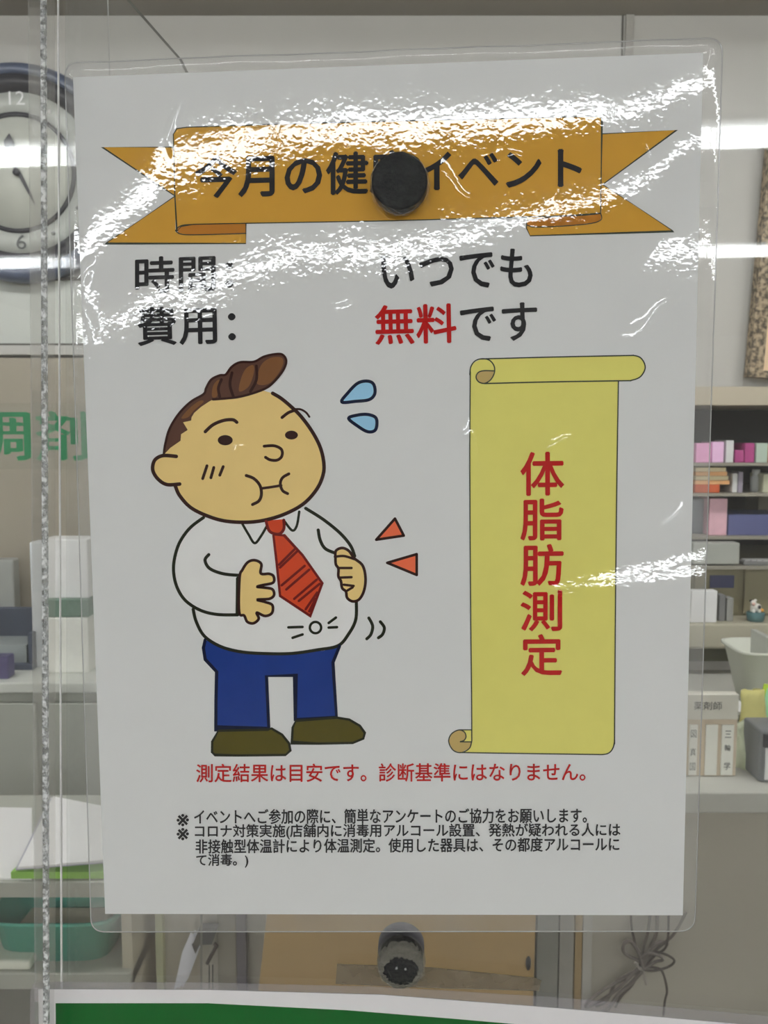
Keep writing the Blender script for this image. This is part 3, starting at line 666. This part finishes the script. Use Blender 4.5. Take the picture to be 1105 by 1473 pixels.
# near desk at the left
ROW[0] = 1340
Yd = .95; zd = wz(1268, Yd)
dk = thing('side_desk', 'grey side desk with an open lower shelf, at the lower left behind the screen', 'desk', (-.45, Yd, 0)); o = dk.location
xr = wx(186, Yd)
rel(o, -.75, xr, Yd, 1.19, wz(1292, Yd), zd, M_grey).build('desk_top', dk, bevel=.002)
zs = wz(1400, Yd)
rel(o, -.75, xr, Yd, 1.19, wz(1424, Yd), zs, M_grey).build('lower_shelf', dk, bevel=.002)
rel(o, -.75, xr, 1.17, 1.19, 0, zd-.01, mat('desk_back', rgb(92, 92, 86), .7, .1, 20)).build('back_panel', dk)
rel(o, xr-.012, xr, Yd+.01, 1.17, 0, zd-.015, mat('desk_side', rgb(150, 146, 132), .6, .05, 10)).build('side_panel', dk)
rel(o, -.75, -.738, Yd+.01, 1.17, 0, zd-.015, M_grey).build('side_panel', dk)
def dpt(px, py, z):                                        # where a pixel's ray meets height z
    d = ray(px, py); return CAM + d*((z-CAM.z)/d.z)
def sheet(mb, pix, z, h, m):
    q = [dpt(*p, z) for p in pix]; n = len(q)
    return mb.add([(v.x, v.y, z) for v in q] + [(v.x, v.y, z+h) for v in q], [tuple(range(n)), tuple(range(n, 2*n))] + [(i, (i+1) % n, (i+1) % n+n, i+n) for i in range(n)], m)
o = sheet(MB(), [(-60, 1162), (46, 1164), (46, 1266), (-60, 1264)], zd, .002, mat('white_board_sheet', rgb(200, 206, 200), .4, .03, 20)).build('clipboard'); tag(o, 'plain white sheet lying on the side desk at the left edge', 'sheet')
o = sheet(MB(), [(16, 1264), (150, 1264), (146, 1240), (40, 1240)], zd+.002, .008, mat('lime_folder', rgb(116, 160, 66), .4, .06, 30)).build('green_folder'); tag(o, 'lime green folder under the stack of papers on the side desk', 'folder')
m = MB(); ztop = zd+.0105
for i in range(9):
    dx, dy = R.uniform(-3, 3), R.uniform(-2, 2)
    sheet(m, [(24+dx, 1250+dy), (150+dx, 1240+dy), (146+dx, 1162+dy), (74+dx, 1148+dy)], ztop, .0012, mat('paper_a' if i % 3 else 'paper_b', rgb(200, 200, 212) if i % 3 else rgb(150, 150, 160), .6, .03, 40)); ztop += .0014
o = m.build('paper_stack'); tag(o, 'loose stack of white papers on the lime green folder on the side desk', 'papers')
# teal basket
M_teal = mat('teal_plastic', rgb(60, 140, 122), .4, .06, 20)
bc = (wx(100, 1.03), 1.02, zs)
bs = thing('plastic_basket', 'shallow teal plastic basket on the lower shelf of the side desk', 'basket', bc)
def basket(par, w, d, h, t, m, taper=.85):
    vs = []; N = 48
    for (s_, z) in ((taper, 0), (1, h), (1.05, h), (1.05, h-.004), (1-t/w, h-.004), (taper-t/w, t)):
        for k_ in range(N):
            a = 2*math.pi*k_/N; c_, q_ = math.cos(a), math.sin(a)
            e = 1/max(abs(c_)**5+abs(q_)**5, 1e-9)**.2
            vs.append((w/2*s_*c_*e, d/2*s_*q_*e, z))
    fs = [(j*N+k_, j*N+(k_+1) % N, (j+1)*N+(k_+1) % N, (j+1)*N+k_) for j in range(5) for k_ in range(N)] + [tuple(range(N)), tuple(range(5*N, 6*N))]
    MB().add(vs, fs, m, True).build('basket_body', par)
basket(bs, .15, .11, .052, .003, M_teal)
o = MB().box(-.055, .05, -.03, .03, 0, .02, mat('cream_packets', rgb(186, 180, 160), .6, .2, 70)).build('packet', loc=(0, 0, 0), bevel=.004); o.location = (bc[0], bc[1], zs+.004); tag(o, 'cream packet lying in the teal basket', 'packet')
o = MB().box(-.035, .035, -.03, .03, 0, .012, mat('pale_packet', rgb(190, 192, 180), .6, .1, 60)).build('packet', bevel=.003); o.location = (wx(12, .98), .985, zs); tag(o, 'pale packet beside the teal basket on the lower shelf', 'packet')

# ================================================================== DISPENSARY, LOWER MIDDLE
ROW[0] = 1370
Yk = 1.02; M_beige = mat('beige_cabinet', rgb(134, 130, 120), .5, .03, 6)
kb = thing('counter_cabinet', 'long beige grey counter cabinet below the screen to the right', 'cabinet', (.2, Yk, 0)); o = kb.location
zk = wz(1140, 1.0)
rel(o, wx(228, Yk), wx(1400, Yk), Yk, 1.52, 0, zk-.026, M_beige).build('cabinet_body', kb)
rel(o, wx(228, Yk)-.008, wx(1400, Yk), 1.0, 1.54, zk-.026, zk, mat('counter_top', rgb(150, 150, 144), .45, .04, 12)).build('counter_top', kb, bevel=.002)
M_ply = mat('pale_post', rgb(142, 136, 120), .6, .04, 10)
for px0, px1, c, nm in ((770, 800, (108, 108, 102), 'grey_strip'), (802, 822, (118, 116, 110), 'grey_batten'), (824, 834, (122, 104, 72), 'wood_strip'), (835, 848, (136, 134, 128), 'white_strip'), (228, 238, (146, 150, 122), 'olive_strip'), (316, 342, (106, 102, 92), 'grey_panel'), (343, 356, (84, 80, 84), 'dark_strip')):
    rel(o, wx(px0, Yk), wx(px1, Yk), Yk-.012, Yk, .2, zk-.03, mat(nm, rgb(*c), .6, .05, 20)).build(nm, kb)
# cardboard panel
Yb = .93; m = MB()
pts = [at(388, 1280, Yb), at(772, 1280, Yb), at(766, 1470, Yb), at(766, 1700, Yb), at(355, 1700, Yb), at(370, 1440, Yb)]
m.prism([(p.x, p.z) for p in pts], Yb, Yb+.012, mat('kraft_board', rgb(134, 112, 76), .6, .08, 12))
o = m.build('kraft_board', loc=(wx(570, Yb), Yb, pts[3].z)); tag(o, 'tan kraft board standing upright behind the lower magnet', 'board')
o = MB().lathe([(.0025, 0), (.004, .002), (.002, .004)], (wx(760, Yb), Yb, wz(1384, Yb)), M_dk, 10, 'y').build('hook', loc=(wx(760, Yb), Yb, wz(1384, Yb))); o.scale = (.8, 1, 2.2); tag(o, 'small dark hook on the right edge of the tan board', 'hook')
# clip with papers
Yp = 1.0; cl = thing('binder_clip', 'black binder clip with wire handles, left of the tan board', 'clip', at(297, 1350, Yp)); g0 = Vector(cl.location)
def c2(px, py, y=0): p = at(px, py, Yp)-g0; return (p.x, p.z)
MB().prism([c2(288, 1332), c2(314, 1332), c2(306, 1356), c2(278, 1357)], -.004, .006, mat('clip_black', rgb(62, 62, 62), .35)).build('clip_body', cl)
MB().prism([c2(277, 1357), c2(288, 1357), c2(282, 1370)], -.0035, .005, M_dk).build('clip_end', cl)
a, b, c_, d = c2(308, 1357), c2(312, 1360), c2(304, 1374), c2(298, 1386)
MB().tube([(a[0], 0, a[1]), (b[0], 0, b[1]), (c_[0], 0, c_[1]), (d[0], 0, d[1])], .0024, mat('handle_brown', rgb(54, 46, 42), .4)).build('clip_lever', cl)
m = MB()
for px in (301, 306): a, b = c2(px, 1388), c2(px, 1425); m.tube([(a[0], 0, a[1]), (b[0], 0, b[1])], .0007, M_dk)
m.build('wire_handle', cl)
m = MB()
for i, sh in enumerate((0, 5, 10)):
    q = [c2(265+sh+10, 1340-i), c2(282+sh, 1352), c2(266+sh*.4, 1410), c2(250+sh, 1425), c2(262+sh, 1370)]
    m.prism(q, .002*i, .002*i+.0008, mat('clipped_paper', rgb(184, 186, 196), .6, .03, 30))
o = m.build('paper_sheets'); o.location = g0; tag(o, 'white paper sheets gripped by the black binder clip', 'papers')
# bundle of cables
Ycb = 1.0; cb = thing('cable_bundle', 'coiled bundle of grey cables tied in the middle, hanging at the lower right', 'cable', at(925, 1398, Ycb)); g0 = Vector(cb.location)
M_cab, M_cab2 = mat('grey_cable', rgb(78, 72, 68), .5, .1, 60), mat('dark_cable', rgb(54, 48, 44), .5, .1, 60)
FC = frame(740, 1290, 1105/365)
def cable(pts, m, r=.0017, y=0.0, name='cable'):
    q = []
    for i, p in enumerate(pts):
        v = at(*FC(p), Ycb)-g0; q.append((v.x, y+.004*math.sin(i*1.7+len(pts)), v.z))
    return MB().tube(spline(q, 8), r, m, 8).build(name, cb)
for i, p in enumerate(([(505, 20), (512, 130), (530, 210), (545, 270), (540, 310)], [(590, 20), (578, 140), (565, 220), (548, 300)], [(615, 20), (612, 140), (590, 220), (560, 300)], [(662, 30), (655, 190), (610, 250), (560, 305)], [(745, 60), (690, 160), (620, 240), (570, 300)],
                       [(545, 280), (500, 260), (470, 225), (475, 195), (510, 200), (545, 250), (556, 300)], [(556, 300), (600, 240), (650, 235), (690, 265), (670, 305), (600, 315), (556, 300)], [(560, 300), (610, 280), (640, 262), (620, 235), (575, 235), (545, 270)], [(550, 300), (580, 230), (640, 205), (672, 212)],
                       [(550, 305), (600, 312), (640, 318), (658, 390), (655, 450), (652, 520)], [(540, 300), (480, 350), (420, 410), (360, 460), (310, 470), (315, 440), (380, 405), (450, 370), (540, 310)], [(545, 305), (500, 370), (450, 420), (400, 470), (370, 480)], [(548, 308), (510, 380), (470, 440), (440, 485)], [(540, 305), (470, 350), (440, 380), (400, 440), (350, 465)])):
    cable(p, M_cab if i % 3 else M_cab2, .0015+.0004*(i % 3), -.002*(i % 4))
cable([(515, 262), (535, 290), (552, 310), (568, 368)], mat('pale_tie', rgb(120, 116, 110), .5), .0016, -.008, 'tie')

# ================================================================== DISPENSARY, RIGHT
ROW[0] = 700
# framed picture with a speckled border
Yf = YW-.045; fp = thing('framed_picture', 'framed picture with a speckled stone border on the back wall at the right edge', 'picture', at(1190, 548, Yf))
fp.rotation_euler = (0, .055, 0); k = Yf/FPX
M_gran = mat('speckled_stone', rgb(112, 100, 82), .5, .9, 100)
for n_ in M_gran.node_tree.nodes:
    if n_.type == 'MAP_RANGE': n_.inputs[1].default_value = .4; n_.inputs[2].default_value = .6; n_.inputs[3].default_value = .3; n_.inputs[4].default_value = 1.7
w_, h_, b_ = 222*k, 338*k, 19*k
m = MB()
for a in ((-w_/2, -w_/2+b_, 0, h_), (w_/2-b_, w_/2, 0, h_), (-w_/2+b_, w_/2-b_, 0, b_*.5), (-w_/2+b_, w_/2-b_, h_-b_*1.2, h_)): m.box(a[0], a[1], 0, .03, a[2], a[3], M_gran)
m.build('stone_frame', fp)
M_peach = mat('peach_mount', rgb(205, 172, 142), .6, .04, 20)
MB().box(-w_/2+b_, w_/2-b_, .012, .026, b_*.5, h_-b_*1.2, M_peach).build('mount', fp)
MB().box(-w_/2+b_+14*k, w_/2-b_-14*k, .009, .0121, b_*.5+20*k, h_-b_*1.2-30*k, mat('picture_print', rgb(190, 186, 180), .5, .12, 14)).build('print', fp)
# medicine shelf
Ym, Yme = 1.55, 1.86
ms = thing('medicine_shelf', 'open dark shelf unit of medicine boxes at the right against the back wall', 'shelf', (wx(1100, Ym), Ym, 0)); o = ms.location
M_sh = mat('shelf_grey', rgb(120, 116, 106), .5, .05, 20); M_shd = mat('shelf_back_dark', rgb(56, 56, 56), .7, .1, 15)
xa, xb = wx(925, Ym), wx(1300, Ym); ztp, zbt = wz(583, Ym), wz(887, Ym)
rel(o, xa, xb, Yme-.01, Yme, zbt, ztp, M_shd).build('back_panel', ms)
rel(o, xa, xb, Ym-.02, Yme, ztp, wz(557, Ym), mat('shelf_header', rgb(150, 142, 126), .6, .04, 10)).build('top_board', ms)
rel(o, xa-.012, xa, Ym, Yme, zbt, ztp, M_sh).build('side_panel', ms); rel(o, xb, xb+.012, Ym, Yme, zbt, ztp, M_sh).build('side_panel', ms)
ZS = []
for y in (666, 710, 772): 
    z = wz(y, Ym); ZS.append(z); rel(o, xa, xb, Ym, Yme-.01, z-.005, z, M_sh).build('shelf_board', ms)
rel(o, xa, xb, Ym+.01, Yme-.01, zbt, wz(815, Ym), mat('drawer_beige', rgb(112, 106, 84), .6, .05, 20)).build('drawer_block', ms)
for i in range(5): rel(o, xa+.01+i*.09, xa+.09+i*.09, Ym+.004, Ym+.01, zbt+.004, wz(818, Ym), mat('drawer_beige', None)).build('drawer', ms, bevel=.002)
rel(o, wx(1027, Ym), wx(1062, Ym), Ym+.002, Ym+.0045, wz(846, Ym), wz(828, Ym), mat('blue_label', rgb(52, 54, 84), .5)).build('label_plate', ms)['label'] = 'dark blue label'
zlb = wz(920, 1.5)
o2 = MB().box(xa-.01, xb+.02, 1.49, Yme, zbt-.045, zbt, mat('ledge_beige', rgb(142, 138, 122), .5, .04, 12)).build('wall_ledge', loc=(wx(1100, 1.5), 1.5, zbt-.045), bevel=.004); tag(o2, 'beige ledge that carries the medicine shelf at the right', 'ledge')
def med(name, label, cat, px0, px1, py0, row, Y, m, dep=.06, group='boxes on the medicine shelf'):
    z0 = ZS[row] if row < 3 else zbt
    o = MB().box(wx(px0, Y), wx(px1, Y), Y, Y+dep, z0, z0+(wz(py0, Y)-wz((666, 710, 772, 887)[row], Y)), m).build(name, loc=(wx((px0+px1)/2, Y), Y+dep/2, z0), bevel=.0015)
    return tag(o, label, cat, group)
Yt = Ym+.02
cpink, cmag = mat('pink_carton', rgb(196, 140, 176), .5, .12, 60), mat('magenta_carton', rgb(138, 54, 104), .5, .2, 90)
med('medicine_box', 'bright pink box at the left of the top row of the medicine shelf', 'box', 1000, 1022, 638, 0, Yt, cpink)
med('medicine_box', 'pale pink box second from the left in the top row of the medicine shelf', 'box', 1023, 1040, 636, 0, Yt, mat('pale_pink_carton', rgb(206, 160, 190), .5, .1, 60))
med('medicine_box', 'tall white box between the pink and the magenta boxes on the medicine shelf', 'box', 1043, 1054, 634, 0, Yt, mat('white_carton', rgb(178, 178, 178), .5, .05, 60))
med('medicine_box', 'low magenta box in the top row of the medicine shelf', 'box', 1056, 1069, 648, 0, Yt, cmag)
med('medicine_box', 'taller magenta box beside the mint box in the top row', 'box', 1070, 1084, 638, 0, Yt, cmag)
med('medicine_box', 'pale mint box in the top row at the right edge of the medicine shelf', 'box', 1086, 1103, 638, 0, Yt, mat('mint_carton', rgb(150, 164, 152), .5, .06, 60))
med('medicine_box', 'orange box past the mint box in the top row of the medicine shelf', 'box', 1104, 1125, 640, 0, Yt, mat('orange_carton', rgb(170, 96, 60), .5, .06, 60))
o2 = med('medicine_box', 'red orange box under the stack of cream packets in the second row', 'box', 1000, 1036, 698, 1, Yt, mat('red_orange_carton', rgb(160, 74, 40), .5, .1, 60))
zz = ZS[1] + (wz(698, Yt)-wz(710, Yt))
for i in range(4):
    o2 = MB().box(wx(1000, Yt), wx(1050-i*2, Yt), Yt, Yt+.05, zz, zz+.0075, mat(['peach_packet', 'cream_packet'][i % 2], [rgb(206, 150, 104), rgb(206, 184, 150)][i % 2], .5, .08, 50)).build('medicine_packet', loc=(wx(1025, Yt), Yt+.025, zz), bevel=.001)
    tag(o2, ['lowest peach packet in the stack on the red orange box', 'cream packet second from the bottom of the stack in the second row', 'peach packet third from the bottom of the stack in the second row', 'topmost cream packet of the stack in the second row'][i], 'packet', 'packets stacked on the medicine shelf'); zz += .0078
med('medicine_box', 'narrow white box right of the packet stack in the second row', 'box', 1054, 1061, 682, 1, Yt, mat('white_carton', None))
med('medicine_box', 'narrow grey lilac box in the second row of the medicine shelf', 'box', 1062, 1069, 680, 1, Yt, mat('lilac_carton', rgb(126, 120, 132), .5))
o2 = MB().lathe([(.008, 0), (.0095, .002), (.0095, .026), (.006, .03), (.006, .034), (.007, .0345), (.007, .041)], (0, 0, 0), mat('white_bottle', rgb(164, 166, 164), .4, .05, 40), 24).build('medicine_bottle'); o2.location = (wx(1087, 1.6), 1.6, ZS[1]); tag(o2, 'white bottle with a cap in the second row of the medicine shelf', 'bottle')
med('medicine_box', 'pale box right of the white bottle in the second row', 'box', 1098, 1125, 683, 1, Yt, mat('pale_yellow_carton', rgb(160, 160, 140), .5, .06, 60))
med('medicine_box', 'tall pink box at the left of the third row of the medicine shelf', 'box', 1022, 1048, 719, 2, Yt, mat('soft_pink_carton', rgb(186, 150, 160), .5, .15, 60))
med('medicine_box', 'grey blue box behind the tall pink box in the third row', 'box', 985, 1019, 722, 2, Yt+.03, mat('grey_blue_carton', rgb(120, 126, 132), .5, .06, 60))
med('storage_tray', 'flat blue violet tray in the third row of the medicine shelf', 'tray', 1050, 1140, 742, 2, Yt, mat('blue_violet_plastic', rgb(72, 76, 112), .4, .08, 20), .1, None)
med('medicine_box', 'small beige box behind the blue violet tray', 'box', 1092, 1116, 716, 2, Yt+.12, mat('beige_carton', rgb(130, 126, 112), .5, .06, 60))
zled = zbt
def led(name, label, cat, px0, px1, py0, Y, dep, m, group=None):
    h = wz(py0, Y)-wz(624+(1.5-zled)/Y*FPX*1.0, Y)
    o = MB().box(wx(px0, Y), wx(px1, Y), Y, Y+dep, zled, wz(py0, Y), m).build(name, loc=(wx((px0+px1)/2, Y), Y+dep/2, zled), bevel=.0015)
    return tag(o, label, cat, group)
led('note_block', 'small bright white note block on the beige ledge', 'notepad', 1000, 1038, 850, 1.5, .02, M_wh)
led('slim_box', 'dull grey slim box beside the white note block on the ledge', 'box', 1041, 1050, 856, 1.51, .02, mat('dull_grey_carton', rgb(104, 104, 104), .5))
led('slim_box', 'paler grey slim box second from the note block on the ledge', 'box', 1052, 1062, 860, 1.51, .02, mat('pale_grey_carton', rgb(122, 122, 118), .5))
# grey paper box and tilted tray in front of the drawers, on shelf board
def onsh(name, label, cat, px0, px1, py0, py1, Y, dep, m): return item(name, label, cat, px0, px1, py0, py1, Y, dep, m)
rel(Vector(ms.location), wx(990, 1.53), wx(1160, 1.53), 1.52, Ym+.004, wz(818, 1.53), wz(813, 1.53), M_sh).build('pull_out_board', ms)
onsh('paper_box', 'pale grey box with a sloping lid in front of the medicine drawers', 'box', 1000, 1068, 781, 812, 1.522, .026, mat('pale_grey_box', rgb(136, 138, 132), .5, .06, 40))
lt = thing('keyboard', 'dark grey keyboard lying right of the pale grey box', 'keyboard', (wx(1105, 1.53), 1.535, wz(813, 1.53)))
MB().box(-.04, .06, -.012, .014, 0, .008, mat('keyboard_grey', rgb(96, 96, 96), .4)).build('keyboard_body', lt, bevel=.002)
m = MB()
for i in range(9):
    for j in range(2): m.box(-.037+i*.0105, -.029+i*.0105, -.010+j*.011, -.002+j*.011, .008, .0105, mat('key_light', rgb(140, 140, 140), .4))
stuff(m.build('keys', lt))
# little cow on a teal pot
cw = thing('cow_figurine', 'tiny white and black cow figurine on a teal pot at the right of the ledge', 'figurine', (wx(1096, 1.51), 1.515, zled)); s_ = 1.51/FPX
MB().lathe([(11*s_, 0), (12*s_, 4*s_), (13*s_, 12*s_), (12*s_, 13*s_)], (0, 0, 0), mat('teal_pot', rgb(66, 94, 96), .4), 28).build('pot', cw)
M_cow, M_cowb = mat('cow_white', rgb(196, 192, 186), .5), mat('cow_black', rgb(36, 34, 36), .5)
m = MB()
def blob(c, r, mm, sx=1, sy=1, sz=1):
    n, kk = 14, 9
    prof = [(max(1e-7, r*math.sin(math.pi*i/kk)), -r*math.cos(math.pi*i/kk)) for i in range(kk+1)]
    b0 = len(m.v); m.lathe(prof, (0, 0, 0), mm, n)
    for i in range(b0, len(m.v)): x, y, z = m.v[i]; m.v[i] = (c[0]+x*sx, c[1]+y*sy, c[2]+z*sz)
u = s_
blob((0, 0, 20*u), 6.5*u, M_cow, 1.25, .9, .95); blob((-5*u, -3*u, 27*u), 4.2*u, M_cow); blob((-6*u, -6*u, 26*u), 2.4*u, mat('cow_pink', rgb(200, 160, 150), .5)); blob((3*u, -4*u, 21*u), 3*u, M_cowb); blob((-8*u, -1*u, 30*u), 1.8*u, M_cowb, 1.4); blob((-1.5*u, -1*u, 30.5*u), 1.8*u, M_cow, 1.4)
for x in (-4, 4):
    for y in (-3, 3): blob((x*u, y*u, 15*u), 2.4*u, M_cow, 1, 1, 1.6)
blob((8*u, -3*u, 16*u), 2.6*u, mat('cow_orange', rgb(190, 130, 50), .5))
m.build('cow_body', cw)
ROW[0] = 1050
# recess between ledge and counter
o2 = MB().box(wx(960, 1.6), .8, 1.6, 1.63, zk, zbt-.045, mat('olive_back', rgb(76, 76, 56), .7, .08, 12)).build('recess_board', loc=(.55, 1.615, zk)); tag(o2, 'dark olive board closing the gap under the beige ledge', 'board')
# basket of papers
bw = thing('white_basket', 'white plastic basket of papers on the counter at the right edge', 'basket', (wx(1128, 1.25), 1.3, zk))
M_wp = mat('white_plastic', rgb(178, 180, 170), .4, .04, 20)
basket(bw, .125, .1, wz(940, 1.25)-zk, .003, M_wp, .62)
m = MB()
hh = wz(918, 1.27)-zk
for i in range(5): m.box(-.02+i*.012, -.012+i*.012, -.03, .03, .008, hh-.006*i, mat('filed_paper_%s' % 'ab'[i % 2], rgb(176, 176, 168) if i % 2 else rgb(150, 152, 146), .6))
o2 = m.build('paper_files'); o2.location = bw.location; tag(o2, 'pale paper files standing in the white basket', 'papers')
o2 = MB().box(-.03, .02, 0, .004, 0, .052, mat('lime_card_edge', rgb(170, 196, 60), .4)).box(-.026, .018, -.001, 0, .004, .048, mat('mint_card', rgb(140, 190, 150), .5)).build('lime_card', bevel=.001)
o2.location = (wx(1118, 1.16), 1.16, zk+.028); o2.rotation_euler = (0, .2, 0); tag(o2, 'lime edged mint green card in front of the white basket', 'card')
# crumpled yellow bag
def bag(name, label, px, Y, w, h, m, rot=0):
    vs = []; N, K = 22, 12
    for j in range(K+1):
        v = j/K; wv = w*(1-.35*v+.08*math.sin(v*7)); dv = .02*(1-.8*v)
        for i in range(N):
            a = 2*math.pi*i/N; q_ = 1+.12*(R.random()-.5)+.08*math.sin(3*a+v*5)
            vs.append((wv/2*math.cos(a)*q_, dv*math.sin(a)*q_, h*v*(1 if j < K else 1)+(.006*R.random() if j else 0)))
    o = MB().add(vs, [(j*N+i, j*N+(i+1) % N, (j+1)*N+(i+1) % N, (j+1)*N+i) for j in range(K) for i in range(N)]+[tuple(range(N)), tuple(range(K*N, K*N+N))], m, True).build(name)
    o.location = (wx(px, Y), Y, zk); o.rotation_euler = (0, rot, .2); return tag(o, label, 'bag')
bag('plastic_bag', 'crumpled yellow plastic bag behind the name board', 1082, 1.12, .05, .085, mat('yellow_film', rgb(172, 166, 104), .35, .1, 60, coat=.3))
bag('plastic_bag', 'pale green plastic bag leaning on the name board', 1074, 1.085, .03, .055, mat('pale_green_film', rgb(164, 170, 146), .35, .1, 60, coat=.3), -.15)
# dark machine at the right edge
o2 = thing('card_reader', 'white and black card reader at the right edge of the counter', 'device', (wx(1120, 1.03), 1.03, zk))
MB().box(-.022, .03, 0, .05, 0, wz(1050, 1.03)-zk, mat('reader_grey', rgb(96, 98, 100), .4)).build('reader_body', o2, bevel=.003)
hz_ = wz(1076, 1.03)-zk
MB().box(-.015, .028, -.002, .0005, .004, hz_, M_wh).build('front_plate', o2); MB().box(-.018, .028, -.004, .0005, hz_+.002, hz_+.018, M_dk).build('card_slot', o2)
# open book behind the board
m = MB(); Yo = 1.13
for sx in (-1, 1):
    q = [(0, 0), (.02*sx, .004), (.05*sx, .003), (.05*sx, .0), ]
    m.prism([(a, b+.0) for a, b in q], 0, .06, M_wh)
o2 = m.build('open_book'); o2.location = (wx(1032, Yo), Yo, zk+.052)
tag(o2, 'open white book lying on the grey block behind the name board', 'book')
o2 = MB().box(-.05, .045, 0, .07, 0, .0518, mat('grey_block', rgb(120, 120, 112), .6)).build('document_box'); o2.location = (wx(1030, Yo), Yo, zk); tag(o2, 'grey box under the open book behind the name board', 'box')
# name board
Yn = 1.05; nb = thing('name_board', 'beige upright name board with white name slips and a header card', 'sign', (wx(1015, Yn), Yn, zk)); g0 = Vector(nb.location)
def nbx(px): return wx(px, Yn)-g0.x
def nbz(py): return wz(py, Yn)-g0.z
M_board = mat('beige_board', rgb(170, 158, 140), .6, .03, 20); M_slip = mat('name_slip', rgb(200, 196, 188), .5, .02, 30); M_ink2 = mat('name_ink', rgb(44, 44, 44), .6)
MB().box(nbx(965), nbx(1061), 0, .012, 0, nbz(1034), M_board).build('board', nb, bevel=.001)
MB().box(nbx(963), nbx(1060.5), -.003, .012, nbz(1034), nbz(998), mat('header_card', rgb(176, 174, 164), .5, .02, 30)).build('header', nb, bevel=.001)
for a, b in ((970, 988), (992, 1003), (1015, 1032), (1038, 1055)): MB().box(nbx(a), nbx(b), -.0025, 0, nbz(1114), nbz(1042), M_slip).build('name_slip', nb)
m = MB(); flattext(m, '薬剤師', nbx(996), nbx(1036), nbz(1020), nbz(1008), -.0034, M_ink2)
m.build('header_lettering', nb)
m = MB()
for ch, y0, y1 in (('三', 1060, 1050), ('輪', 1079, 1070), ('学', 1106, 1095)): flattext(m, ch, nbx(1042), nbx(1051), nbz(y0), nbz(y1), -.0029, M_ink2)
for ch, y0, y1 in (('図', 1060, 1049), ('真', 1086, 1075), ('国', 1107, 1096)): flattext(m, ch, nbx(993), nbx(1001), nbz(y0), nbz(y1), -.0029, M_ink2)
m.build('name_lettering', nb)
